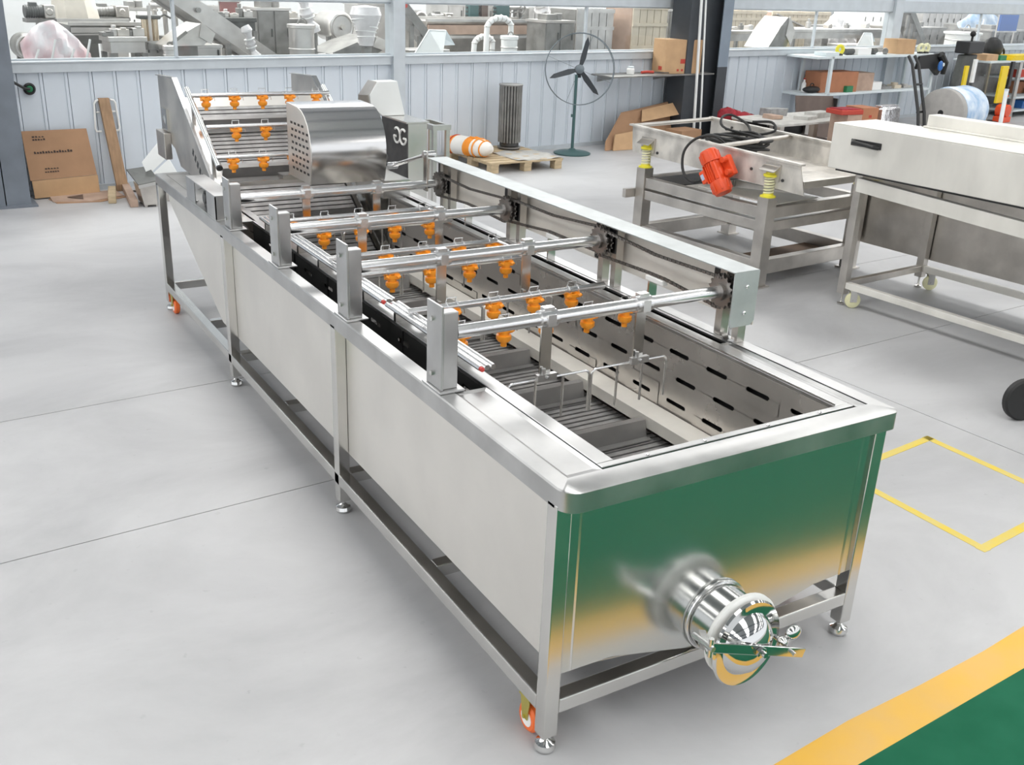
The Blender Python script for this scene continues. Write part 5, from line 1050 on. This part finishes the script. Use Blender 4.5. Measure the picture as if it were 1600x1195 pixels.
# ------------------------------------------------------------------ the neighbouring hall: machines behind the window band
# (kind, name, label, category, material, left and right along the wall, depth behind it, lower and upper height)
BACK = [
    ('bench', 'parts_bench', 'grey bench of small parts behind the tall kettle', 'bench', HAZEDARK, 3.72, 4.62, 3.6, 1.04, 1.41),
    ('drum', 'round_drum', 'small round drum far behind the tall kettle', 'drum', HAZESTEEL, 3.93, 4.21, 4.6, 1.17, 1.41),
    ('valve', 'pipe_valve', 'upright pipes far behind the cream cloth', 'pipes', HAZESTEEL, 1.6, 1.9, 4.4, 1.27, 1.54),
    ('box', 'white_cabinet', 'white cabinet far behind the long trough', 'cabinet', WHITEPL, 2.02, 2.35, 4.8, 1.08, 1.47),
    ('crate', 'tall_crate', 'tall pale crate far behind the inclined conveyor', 'crate', HAZESTEEL, 2.99, 3.43, 4.8, 1.18, 1.53),
    ('box', 'steel_cupboard', 'steel cupboard far behind the horizontal drum', 'cabinet', HAZESTEEL, 5.62, 6.17, 4.6, 1.17, 1.59),
    ('drum', 'round_drum', 'grey round drum far behind the tank line', 'drum', HAZEDARK, 6.71, 7.17, 4.8, 1.24, 1.5),
    ('box', 'steel_cupboard', 'wide steel cupboard far behind the pump towers', 'cabinet', HAZESTEEL, 7.76, 9.04, 5.2, 1.3, 1.58),
    ('crate', 'tall_crate', 'tall pale crate behind the fan to the left of the slatted crate', 'crate', HAZESTEEL, 8.94, 9.47, 4.4, 1.07, 1.59),
    ('wraptube', 'wrapped_pipe', 'clear film bundle hanging between the crates behind the fan', 'pipe', PLASTICWRAP, 9.29, 9.73, 2.6, 1.39, 1.73),
    ('bench', 'parts_bench', 'dark bench of small parts right of the dark column', 'bench', HAZEDARK, 14.07, 15.51, 4.2, 1.11, 1.46),
    ('box', 'white_cabinet', 'white cabinet behind the second wall post', 'cabinet', WHITEPL, 19.67, 21.31, 5.0, 1.22, 1.64),
    ('box', 'steel_cupboard', 'pale cupboard far behind the steel lockers', 'cabinet', HAZESTEEL, 22.49, 24.69, 5.0, 1.19, 1.64),
    ('drum', 'mixing_drum', 'grey round drum under plastic film behind the leftmost glass', 'drum', HAZEDARK, -0.0, 0.22, 2.3, 1.02, 1.31),
    ('wrapblob', 'wrapped_machine', 'machine hidden under a sagging pink and white plastic wrap, far left behind the glass', 'machine', PINKWRAP, -0.25, 0.43, 1.0, 1.12, 1.51),
    ('motor', 'drive_motor', 'black motor with gearbox up high behind the glass, far left', 'motor', HAZEBLACK, -0.01, 0.29, 1.7, 1.49, 1.65),
    ('sack', 'cloth_cover', 'big cream cloth draped over a tall machine behind the glass', 'cloth', CREAMCLOTH, 0.51, 1.03, 2.6, 1.37, 1.73),
    ('trough', 'long_trough', 'long grey steel trough behind the pink wrapped machine', 'trough', HAZEDARK, 0.44, 1.28, 1.8, 1.22, 1.42),
    ('table', 'cream_table', 'pale cream work table in front of the long trough behind the glass', 'table', HAZESTEEL, 0.55, 0.95, 0.9, 1.11, 1.36),
    ('motor', 'drive_motor', 'grey gear motor standing above the long trough', 'motor', HAZEDARK, 1.2, 1.65, 3.4, 1.42, 1.58),
    ('gold', 'cylinder_press', 'upright press with two warm polished cylinders behind the glass', 'press', HAZEGOLD, 0.99, 1.22, 1.1, 1.21, 1.52),
    ('tank', 'steel_bucket', 'small pale bucket under the slanted sheet box', 'bucket', HAZESTEEL, 0.95, 1.1, 0.35, 1.16, 1.3),
    ('skew', 'sheet_hopper', 'tilted grey sheet-metal hopper beside the inclined conveyor', 'hopper', HAZESTEEL, 1.08, 1.58, 0.65, 1.28, 1.51),
    ('box', 'base_cabinet', 'long pale steel cabinet beneath the tilted sheet hopper', 'cabinet', HAZESTEEL, 1.18, 1.88, 1.2, 1.06, 1.24),
    ('chute', 'inclined_conveyor', 'long pale inclined conveyor crossing the second glass pane', 'conveyor', HAZESTEEL, 1.74, 2.7, 1.75, 1.06, 1.61),
    ('valve', 'pipe_valve', 'steel pipe valve assembly above the tilted sheet hopper', 'valve', HAZESTEEL, 1.76, 2.16, 2.9, 1.42, 1.64),
    ('board', 'maroon_board', 'maroon notice board high behind the inclined conveyor', 'board', MAROON, 2.93, 3.2, 3.5, 1.42, 1.62),
    ('bench', 'dark_bench', 'dark bench with machine parts below the maroon board', 'bench', HAZEBLACK, 2.51, 2.98, 2.6, 1.3, 1.47),
    ('box', 'steel_cabinet', 'stacked grey steel cabinet left of the tall kettle', 'cabinet', HAZEDARK, 3.12, 3.59, 2.9, 0.97, 1.57),
    ('wraproll', 'plastic_roll', 'white plastic wrapped pipe end at the foot of the inclined conveyor', 'pipe', PLASTICWRAP, 2.06, 2.28, 0.9, 1.15, 1.41),
    ('tank', 'tall_kettle', 'tall polished steel kettle behind the third glass stretch', 'kettle', HAZESTEEL, 2.64, 2.97, 0.9, 1.07, 1.48),
    ('wraptube', 'wrapped_pipe', 'pipe bundle wrapped in clear film above the tall kettle', 'pipe', PLASTICWRAP, 2.94, 3.25, 1.3, 1.42, 1.77),
    ('drum', 'horizontal_drum', 'big pale horizontal drum left of the wall post', 'drum', HAZESTEEL, 3.72, 4.26, 2.2, 1.19, 1.58),
    ('skew', 'feed_hopper', 'pale tilted feed hopper below the horizontal drum', 'hopper', HAZEDARK, 3.36, 4.2, 1.3, 1.12, 1.32),
    ('wrapcone', 'wrapped_cone', 'cone wrapped in clear plastic next to the wall post', 'cone', PLASTICWRAP, 3.26, 3.64, 0.5, 1.35, 1.7),
    ('chute', 'loading_conveyor', 'inclined loading conveyor with red buttons right of the wall post', 'conveyor', HAZEDARK, 4.59, 4.97, 1.7, 1.35, 1.67),
    ('white', 'white_chute_box', 'white folded chute box resting behind the sill', 'chute', WHITESHEET, 3.97, 4.77, 0.45, 1.18, 1.45),
    ('trough', 'tan_tank_line', 'long steel tank line with a rusty upper band behind the hoses', 'tank', AGED, 5.21, 7.33, 2.0, 1.03, 1.47),
    ('tower', 'pump_tower', 'dark green pump tower standing on the tank line, left one', 'pump', FANGREEN, 6.69, 6.86, 3.0, 1.42, 1.68),
    ('tower', 'pump_tower', 'brown square post standing on the tank line between two pumps', 'post', BROWNSHEET, 6.92, 7.04, 3.0, 1.42, 1.67),
    ('tower', 'pump_tower', 'dark green pump tower standing on the tank line, right one', 'pump', FANGREEN, 7.23, 7.46, 3.0, 1.42, 1.68),
    ('motor', 'drive_motor', 'small motor with a bent pipe on the left end of the tank line', 'motor', HAZEDARK, 6.01, 6.38, 3.0, 1.4, 1.56),
    ('hose', 'white_hose', 'tall white hose looping over the tank line', 'hose', WHITEPL, 5.53, 5.96, 0.9, 1.14, 1.55),
    ('hose', 'white_hose', 'lower white hose arching left of the tall one', 'hose', WHITEPL, 5.74, 6.08, 1.5, 1.08, 1.28),
    ('tank', 'white_bucket', 'white bucket with a lid by the tall white hose', 'bucket', WHITEPL, 5.45, 5.69, 0.5, 1.16, 1.37),
    ('valve', 'pipe_valve', 'tangle of small grey pipes above the right of the tank line', 'pipes', HAZEDARK, 7.93, 8.28, 3.6, 1.39, 1.67),
    ('box', 'gearbox_cabinet', 'dark cabinet left of the slatted crate, seen through the fan', 'cabinet', HAZEDARK, 6.53, 7.05, 1.05, 1.14, 1.53),
    ('crate', 'slatted_crate', 'tall pale slatted crate seen through the fan guard', 'crate', HAZESTEEL, 7.49, 8.24, 1.5, 1.09, 1.69),
    ('wraptube', 'wrapped_pipe', 'white film wrapped bundle above the slatted crate', 'pipe', PLASTICWRAP, 7.51, 7.94, 2.4, 1.55, 1.74),
    ('valve', 'pipe_valve', 'bright pipe manifold between the slatted crate and the beige crate', 'valve', HAZESTEEL, 8.93, 9.3, 2.2, 1.06, 1.67),
    ('crate', 'beige_crate', 'large beige wooden crate behind the carton on the wall shelf', 'crate', BEIGE, 8.44, 9.19, 1.3, 1.15, 1.76),
    ('box', 'grey_cabinet', 'dark grey cabinet just left of the dark column behind the glass', 'cabinet', HAZEDARK, 9.96, 10.39, 2.0, 1.09, 1.67),
    ('crate', 'tan_crate', 'tan crate right of the dark column behind the glass', 'crate', BEIGE, 12.09, 13.06, 2.5, 1.32, 1.67),
    ('table', 'parts_table', 'steel parts table right of the dark column behind the glass', 'table', AGED, 10.67, 11.69, 1.3, 1.09, 1.39),
    ('crate', 'light_crate', 'light beige crate with a diagonal brace behind the rack', 'crate', BEIGE, 14.37, 16.3, 3.4, 1.29, 1.63),
    ('skew', 'sheet_slide', 'grey slanted slide in front of the light beige crate', 'slide', HAZEDARK, 10.69, 11.3, 0.5, 1.17, 1.65),
    ('wrapblob', 'wrapped_machine', 'machine under clear film right of the light beige crate', 'machine', PLASTICWRAP, 14.84, 15.82, 2.3, 1.28, 1.66),
    ('table', 'long_table', 'long pale table below the light beige crate', 'table', HAZESTEEL, 12.52, 15.5, 1.4, 1.03, 1.41),
    ('white', 'leaning_white_sheet', 'white sheet leaning behind the sill near the rack', 'sheet', WHITESHEET, 13.22, 14.23, 0.6, 1.16, 1.39),
    ('box', 'steel_locker', 'row of pale steel lockers right of the second wall post', 'locker', HAZESTEEL, 16.75, 18.51, 2.0, 1.04, 1.4),
    ('chute', 'brace_conveyor', 'thin dark brace leaning right of the second wall post', 'brace', HAZEDARK, 15.02, 15.49, 0.8, 1.44, 1.8),
    ('tank', 'white_tub', 'large white tub on a bench behind the camera tripod', 'tub', WHITEPL, 16.59, 17.31, 0.45, 1.18, 1.4),
    ('wrapblob', 'hung_white_sheets', 'white and pale blue sheets hanging behind the right panes', 'sheets', BLUEWRAP, 19.58, 21.92, 2.2, 1.28, 1.77),
    ('board', 'blue_banner', 'bright blue banner at the upper right behind the glass', 'banner', BLUE, 17.98, 18.7, 0.3, 1.43, 1.84),
    ('box', 'dark_crate', 'grey brown crate under the hanging white sheets', 'crate', HAZEDARK, 18.36, 19.75, 0.9, 1.13, 1.42),
]
def prop_legs(p, w, dp, z, m):
    for x in (-w / 2 + 0.03, w / 2 - 0.03):
        for y in (-dp / 2 + 0.03, dp / 2 - 0.03): MB().box(x - 0.025, x + 0.025, y - 0.025, y + 0.025, 0, z).build('leg', m, p, smooth=False)
random.seed(21)
for kind, name, lab, cat, mt, s0, s1, d, z0, z1 in BACK:
    w = s1 - s0; h = z1 - z0; dp = min(0.7, max(0.25, w * 0.8))
    b = wthing(name, lab, cat, (s0 + s1) / 2, d + dp / 2)
    f = -dp / 2
    if kind in ('motor',):
        r = min(h * 0.40, w * 0.3); zc = z0 + r * 1.05
        MB().cyl((-w * 0.48, 0, zc), (w * 0.12, 0, zc), r, 18).build('motor_body', mt, b)
        m = MB()
        for k in range(6): m.torus((-w * 0.42 + k * w * 0.08, 0, zc), (1, 0, 0), r, r * 0.08, 16, 5)
        m.build('cooling_fins', mt, b, kind='stuff')
        MB().cbox((-w * 0.18, 0, zc + r * 1.1), (w * 0.26, r * 1.1, r * 0.7)).build('terminal_box', mt, b, 0.006, smooth=False)
        MB().box(w * 0.13, w * 0.5, f * 0.6, -f * 0.6, z0, z1 - h * 0.15).cyl((w * 0.3, f * 0.7, zc), (w * 0.3, -f * 0.7, zc), r * 0.6, 14).build('gearbox', AGED, b, 0.01)
        MB().box(-w / 2, w / 2, f * 0.7, -f * 0.7, z0 - 0.04, z0).build('mounting_plate', HAZEDARK, b, smooth=False)
        MB().box(-w * 0.1, w * 0.1, -0.06, 0.06, 0, z0 - 0.04).build('pedestal', HAZEDARK, b, smooth=False)
    elif kind == 'drum':
        r = h / 2; zc = z0 + r
        MB().lathe([(0, f), (r * 0.9, f), (r, f + 0.03), (r, f + 0.09), (r * 0.96, f + 0.1), (r * 0.96, -f), (0, -f)], (0, 0, zc), (0, 1, 0), 30).build('drum_shell', mt, b)
        MB().torus((0, f, zc), (0, 1, 0), r * 0.8, 0.018, 26, 6).build('rim_band', HAZESTEEL, b)
        MB().cyl((0, f - 0.05, zc), (0, f + 0.02, zc), r * 0.18, 14).build('hub', AGED, b)
        prop_legs(b, w * 0.8, dp, z0 + r * 0.4, HAZEDARK)
    elif kind == 'wrapblob':
        nx, nz = 16, 12; vs = []; m = MB()
        for j in range(nz + 1):
            for i in range(nx + 1):
                x = -w / 2 + w * i / nx; q = abs(2 * i / nx - 1); top = z1 - h * (0.55 * q ** 2 if i < nx / 2 else 0.85 * q ** 1.3)
                z = z0 - 0.25 + (top - z0 + 0.25) * j / nz
                vs.append((x, f * (1 - 0.5 * (j / nz) ** 2) + 0.025 * math.sin(i * 1.1 + j * 0.8) + 0.015 * math.sin(i * 2.7 - j), z))
        m.add(vs, [(j * (nx + 1) + i, j * (nx + 1) + i + 1, (j + 1) * (nx + 1) + i + 1, (j + 1) * (nx + 1) + i) for j in range(nz) for i in range(nx)])
        o = m.build('film_cover', mt, b); t = o.modifiers.new('t', 'SOLIDIFY'); t.thickness = 0.006
        m = MB()
        for k in range(4): m.tube([(-w * 0.45 + w * 0.25 * k + 0.02 * i, f * (1 - 0.02 * i) - 0.03, z0 - 0.1 + h * 0.16 * i * (1 if k % 2 else 0.7)) for i in range(6)], 0.012, 6)
        m.build('film_folds', WHITEPL, b)
        MB().box(-w * 0.35, w * 0.35, f * 0.2, -f, 0.1, z0 + h * 0.35).build('machine_base', HAZEDARK, b, 0.01, smooth=False)
        prop_legs(b, w * 0.7, dp, 0.10, HAZEDARK)
    elif kind == 'sack':
        m = MB(); n = 14; vs = []
        for j in range(9):
            for i in range(n):
                a = 2 * PI * i / n; k = 1 - 0.45 * (j / 8) ** 2; rr = (1 + 0.10 * math.sin(i * 2.4))
                vs.append((w / 2 * k * rr * math.cos(a) + 0.1 * w * (1 - j / 8), dp / 2 * k * rr * math.sin(a), z0 - 0.05 + (h + 0.3) * j / 8))
        m.add(vs, [(j * n + i, j * n + (i + 1) % n, (j + 1) * n + (i + 1) % n, (j + 1) * n + i) for j in range(8) for i in range(n)] + [tuple(range(n)), tuple(8 * n + i for i in range(n))])
        m.build('drape', mt, b); MB().box(-w * 0.4, w * 0.4, f * 0.7, -f * 0.7, 0, z0 - 0.05).build('machine_base', HAZEDARK, b, 0.01, smooth=False)
    elif kind == 'trough':
        MB().prism([(-w / 2, f, z1), (-w / 2, f * 0.6, z0), (-w / 2, -f * 0.6, z0), (-w / 2, -f, z1)], (w, 0, 0)).build('trough_body', mt, b, smooth=False)
        MB().box(-w / 2 - 0.02, w / 2 + 0.02, f - 0.03, f + 0.02, z1, z1 + 0.035).box(-w / 2 - 0.02, w / 2 + 0.02, -f - 0.02, -f + 0.03, z1, z1 + 0.035).build('edge_rail', HAZESTEEL, b, smooth=False)
        MB().box(-w / 2, w / 2, f - 0.02, f, z0 + h * 0.62, z0 + h * 0.9).build('upper_band', CARDPINK if mt is AGED else HAZESTEEL, b, smooth=False)
        MB().box(-w / 2 - 0.02, w / 2 + 0.02, f - 0.04, f - 0.015, z0 + h * 0.5, z0 + h * 0.58).build('edge_rail', HAZESTEEL, b, smooth=False)
        prop_legs(b, w, dp * 0.5, z0, HAZEDARK)
    elif kind in ('table', 'bench'):
        MB().box(-w / 2, w / 2, f, -f, z1 - 0.05, z1).build('table_top', mt, b, 0.005, smooth=False)
        MB().box(-w / 2 + 0.02, w / 2 - 0.02, f + 0.02, -f - 0.02, z1 - 0.16, z1 - 0.05).build('apron', HAZESTEEL if kind == 'table' else mt, b, smooth=False)
        MB().box(-w / 2 + 0.02, w / 2 - 0.02, f + 0.04, -f - 0.04, z0 - 0.1, z0 - 0.06).build('lower_shelf', HAZEDARK, b, smooth=False)
        for k in range(5):
            x = -w * 0.42 + w * 0.2 * k; q = random.uniform(0.05, 0.11)
            m = MB(); (m.cyl((x, 0, z1), (x, 0, z1 + q), 0.05, 12).cyl((x, 0, z1 + q), (x, 0, z1 + q * 1.5), 0.025, 10) if k % 2 else m.box(x - 0.06, x + 0.06, -0.06, 0.06, z1, z1 + q * 0.8).box(x - 0.02, x + 0.03, -0.07, 0.0, z1 + q * 0.8, z1 + q))
            m.build('machine_part', (HAZEDARK, HAZESTEEL, AGED)[k % 3], b, 0.004)
        prop_legs(b, w, dp, z1 - 0.16, HAZEDARK)
    elif kind == 'gold':
        MB().lathe([(0, 0), (w * 0.48, 0), (w * 0.48, 0.06), (w * 0.40, 0.09), (0, 0.09)], (0, 0, z0), n=22).build('flange', HAZEDARK, b)
        for x in (-w * 0.24, w * 0.22): MB().cyl((x, 0, z0 + 0.09), (x, 0, z1), w * 0.16, 16).build('polished_cylinder', mt, b)
        MB().cyl((-0.02, -0.06, z0 + 0.09), (-0.02, -0.06, z1 + 0.14), w * 0.08, 12).build('piston_rod', HAZESTEEL, b)
        MB().box(-w * 0.55, w * 0.45, f * 0.5, -f * 0.5, z1, z1 + 0.04).build('top_plate', HAZEBLACK, b, 0.01, smooth=False)
        for k in range(6): MB().cyl((w * 0.43 * math.cos(k), w * 0.43 * math.sin(k), z0 - 0.03), (w * 0.43 * math.cos(k), w * 0.43 * math.sin(k), z0 + 0.075), 0.012, 6).build('bolt', HAZEBLACK, b)
        MB().box(-w * 0.4, w * 0.4, f * 0.6, -f * 0.6, 0, z0).build('base_block', HAZESTEEL, b, smooth=False)
    elif kind == 'tank':
        r = w / 2
        MB().lathe([(0, z0 - 0.3), (r * 0.85, z0 - 0.3), (r * 0.9, z1 - 0.04), (r, z1 - 0.035), (r, z1), (r * 0.9, z1 + 0.005), (0, z1 + 0.015)], n=24).build('shell', mt, b)
        MB().torus((0, 0, z0 + h * 0.35), (0, 0, 1), r * 0.89, 0.010, 24, 6).build('hoop', HAZESTEEL, b)
        MB().tube(arc((0, -r * 0.2, z1 + 0.01), r * 0.35, 0, 180, 8, (1, 0, 0), (0, 0, 1)), 0.010, 6).build('lid_handle', HAZEDARK, b)
        MB().box(-r * 0.9, r * 0.9, -r * 0.9, r * 0.9, 0.0, z0 - 0.3).build('stand', HAZEDARK, b, smooth=False)
    elif kind == 'skew':
        MB().prism([(-w / 2, f, z0), (-w * 0.12, f, z0 + h * 0.62), (w * 0.22, f, z1), (w / 2, f, z0 + h * 0.55), (w * 0.25, f, z0)], (0, dp, 0)).build('hopper_body', mt, b, 0.006, smooth=False)
        MB().prism([(w * 0.16, f - 0.02, z0 + h * 0.42), (w * 0.24, f - 0.02, z1 + 0.01), (w * 0.52, f - 0.02, z0 + h * 0.56), (w * 0.42, f - 0.02, z0 + h * 0.1)], (0, 0.018, 0)).build('end_flap', HAZESTEEL, b, smooth=False)
        MB().bar((-w / 2, f - 0.01, z0 + 0.01), (-w * 0.1, f - 0.01, z0 + h * 0.64), 0.02, 0.03).build('stiffener', HAZEDARK, b, smooth=False)
        MB().box(-w * 0.3, w * 0.2, f * 0.5, -f * 0.5, 0, z0).build('pedestal', HAZEDARK, b, smooth=False)
    elif kind == 'box':
        MB().box(-w / 2, w / 2, f, -f, 0.1, z1).build('cabinet_body', mt, b, 0.008, smooth=False)
        nd = max(2, round(w / 0.3))
        for k in range(nd):
            x0 = -w / 2 + w * k / nd + 0.012; x1 = -w / 2 + w * (k + 1) / nd - 0.012
            dr_ = MB().box(x0, x1, f - 0.014, f - 0.0005, z0 - 0.1, z1 - 0.03).build('door', mt, b, 0.004, smooth=False)
            MB().box(x1 - 0.035, x1 - 0.02, f - 0.03, f - 0.0145, (z0 + z1) / 2 - 0.05, (z0 + z1) / 2 + 0.05).build('handle', HAZEBLACK, dr_, smooth=False)
        MB().box(-w / 2 - 0.015, w / 2 + 0.015, f - 0.02, -f + 0.02, z1 - 0.02, z1 + 0.012).build('top_plate', HAZESTEEL, b, smooth=False)
        MB().box(-w * 0.3, w * 0.05, f * 0.5, -f * 0.5, z1 + 0.0125, z1 + 0.09).cyl((w * 0.25, 0, z1 + 0.0125), (w * 0.25, 0, z1 + 0.10), 0.06, 12).build('fitting', HAZEDARK, b, 0.005)
        prop_legs(b, w, dp, 0.1, HAZEDARK)
    elif kind == 'chute':
        p, q = Vector((-w / 2, 0, z1 + 0.02)), Vector((w / 2, 0, z0 - 0.05)); th_ = 0.12 if w < 0.5 else 0.20
        e = (q - p).normalized()
        MB().bar(p - e * 0.25, q + e * 0.3, dp * 0.9, 0.05).build('belt_bed', HAZEDARK, b, smooth=False)
        for y in (f * 0.95, -f * 0.95): MB().bar(p - e * 0.25 + Vector((0, y, 0.05)), q + e * 0.3 + Vector((0, y, 0.05)), 0.02, th_).build('side_wall', mt, b, smooth=False)
        for k in range(3):
            c = p.lerp(q, 0.15 + 0.35 * k); MB().box(c.x - 0.03, c.x + 0.03, f + 0.02, f + 0.06, 0, c.z - th_ * 0.5).build('leg', HAZEDARK, b, smooth=False)
        c = p.lerp(q, 0.12); MB().cyl((c.x, f - 0.02, c.z + 0.04), (c.x, f - 0.05, c.z + 0.04), 0.03, 10).build('button', REDPRINT if name == 'loading_conveyor' else HAZEDARK, b)
    elif kind == 'valve':
        for k in range(3):
            x = -w * 0.35 + w * 0.33 * k; MB().cyl((x, 0, z0 - 0.2), (x, 0, z1 - 0.05 * k), 0.030, 12).torus((x, 0, z0 + h * 0.5), (0, 0, 1), 0.036, 0.014, 14, 6).build('pipe', mt, b)
        MB().cyl((-w * 0.5, -0.02, z0 + h * 0.75), (w * 0.5, -0.02, z0 + h * 0.75), 0.035, 12).build('cross_pipe', mt, b)
        MB().torus((w * 0.2, -0.1, z0 + h * 0.7), (0, 1, 0.2), 0.06, 0.012, 18, 6).cyl((w * 0.2, -0.1, z0 + h * 0.7), (w * 0.2, 0, z0 + h * 0.7), 0.015, 8).build('hand_wheel', HAZEDARK, b)
        MB().tube([(-w * 0.4, -0.08, z0), (-w * 0.15, -0.12, z0 + h * 0.3), (w * 0.05, -0.1, z0 + h * 0.1), (w * 0.4, -0.06, z0 + h * 0.35)], 0.014, 6).build('thin_hose', HAZEBLACK, b)
        MB().box(-w * 0.5, w * 0.5, f, -f, 0, z0 - 0.2).build('base_tank', HAZESTEEL, b, 0.01, smooth=False)
    elif kind == 'board':
        MB().box(-w / 2, w / 2, -0.015, 0.015, z0, z1).build('panel', mt, b, smooth=False)
        MB().box(-w / 2 - 0.02, w / 2 + 0.02, -0.02, 0.02, z1, z1 + 0.025).box(-w / 2 - 0.02, w / 2 + 0.02, -0.02, 0.02, z0 - 0.025, z0).build('frame_bar', HAZESTEEL, b, smooth=False)
        for x in (-w / 2, w / 2): MB().box(x - 0.012, x + 0.012, 0.0155, 0.04, 0, z1).build('post', HAZESTEEL, b, smooth=False)
    elif kind in ('wraproll', 'wraptube'):
        m = MB(); P_ = [(-w * 0.3 + w * 0.07 * i, -0.02 * math.sin(i), z1 + 0.05 - (h + 0.1) * i / 8 + 0.0) for i in range(9)]
        m.tube(P_, [w * (0.22 + 0.07 * math.sin(i * 1.9)) for i in range(9)], 12).build('film_sleeve', mt, b)
        m = MB()
        for i in (1, 3, 5, 7): m.torus(P_[i], (0.3, 0, -1), w * 0.25, 0.008, 16, 5)
        m.build('tie_band', WHITEPL, b); MB().cyl((w * 0.26, 0, 0), (w * 0.26, 0, z0 + 0.02), 0.035, 10).build('pipe_stand', HAZEDARK, b)
    elif kind == 'wrapcone':
        MB().lathe([(0, z0 - 0.1), (w * 0.22, z0 - 0.08), (w * 0.3, z0 + h * 0.2), (w * 0.5, z0 + h * 0.75), (w * 0.42, z1), (0, z1 + 0.02)], n=18).build('film_cone', mt, b)
        m = MB()
        for k in range(5): m.torus((0, 0, z0 + h * 0.15 * k + 0.02), (0.15 * math.sin(k), 0.1, 1), w * (0.27 + 0.045 * k), 0.008, 18, 5)
        m.build('film_folds', WHITEPL, b); MB().cyl((0, 0, 0), (0, 0, z0 - 0.1), 0.06, 12).build('stem', HAZEDARK, b)
    elif kind == 'white':
        MB().prism([(-w / 2, f, z0 - 0.03), (-w * 0.10, f * 0.6, z1), (w * 0.30, f * 0.3, z1 - h * 0.05), (w * 0.05, f, z0)], (0.0, 0.012, 0.004)).build('sloping_sheet', mt, b, smooth=False)
        MB().prism([(-w * 0.10, f * 0.6, z1), (w * 0.30, f * 0.3, z1 - h * 0.05), (w / 2, f * 0.2, z0 + h * 0.3), (w * 0.10, f * 0.6, z0 + h * 0.32)], (0, 0.015, 0.006)).build('folded_side', SHELFWHITE, b, smooth=False)
        MB().box(-w * 0.35, w * 0.4, f * 0.2, -f, 0, z0 + h * 0.1).build('support_block', HAZESTEEL, b, 0.006, smooth=False)
    elif kind == 'tower':
        MB().box(-w * 0.5, w * 0.5, -0.06, 0.06, z0 + 0.04, z1 + 0.15).build('tower_body', mt, b, 0.006, smooth=False)
        MB().box(-w * 0.9, w * 0.9, -0.12, 0.12, z0 - 0.02, z0 + 0.04).build('tower_base', HAZEBLACK, b, smooth=False)
        for k in range(3): MB().cyl((-w * 0.7, 0, z0 + 0.08 + 0.06 * k), (w * 0.7, 0, z0 + 0.08 + 0.06 * k), 0.016, 8).build('cross_bolt', HAZEBLACK, b)
        MB().box(-0.05, 0.05, -0.05, 0.05, 0, z0 - 0.02).build('pedestal', HAZEDARK, b, smooth=False)
    elif kind == 'hose':
        P_ = [(-w / 2 - 0.04, 0, z0 - 0.5), (-w / 2, 0, z0)] + [Vector((w * 0.5 * math.cos(R(a)), 0, z1 - w * 0.3 + w * 0.35 * math.sin(R(a)))) for a in range(165, 10, -20)] + [(w / 2 - 0.02, 0, z0 + h * 0.2), (w / 2 - 0.06, 0, z0 - 0.3)]
        MB().tube(P_, 0.038, 12).build('hose_tube', mt, b)
        m = MB()
        for i in range(1, len(P_) - 1): m.torus(P_[i], Vector(P_[i + 1]) - Vector(P_[i - 1]), 0.039, 0.006, 14, 5)
        m.build('hose_ribs', HAZESTEEL, b, kind='stuff'); MB().box(-w * 0.7, w * 0.6, f, -f, 0, z0 - 0.3).build('pump_base', HAZEDARK, b, 0.01, smooth=False)
    elif kind == 'crate':
        n = max(4, round(w / 0.14))
        for k in range(n):
            x0 = -w / 2 + w * k / n; MB().box(x0 + 0.006, x0 + w / n - 0.006, f, f + 0.02, 0.08, z1).build('slat', mt, b, smooth=False)
        MB().box(-w / 2, w / 2, f + 0.021, -f, 0.08, z1 - 0.02).build('crate_body', CARDPINK if mt is BEIGE else HAZEDARK, b, smooth=False)
        for z in (z0 - 0.02, z0 + h * 0.5, z1 - 0.06): MB().box(-w / 2, w / 2, f - 0.018, f - 0.0005, z, z + 0.05).build('cross_batten', mt, b, smooth=False)
        if name == 'light_crate': MB().bar((-w * 0.45, f - 0.03, z1 - 0.05), (w * 0.1, f - 0.03, z0 + 0.02), 0.02, 0.06, (0, 1, 0)).build('diagonal_brace', HAZESTEEL, b, smooth=False)
        MB().box(-w / 2, w / 2, f, -f, 0, 0.08).build('skid', mt, b, smooth=False)
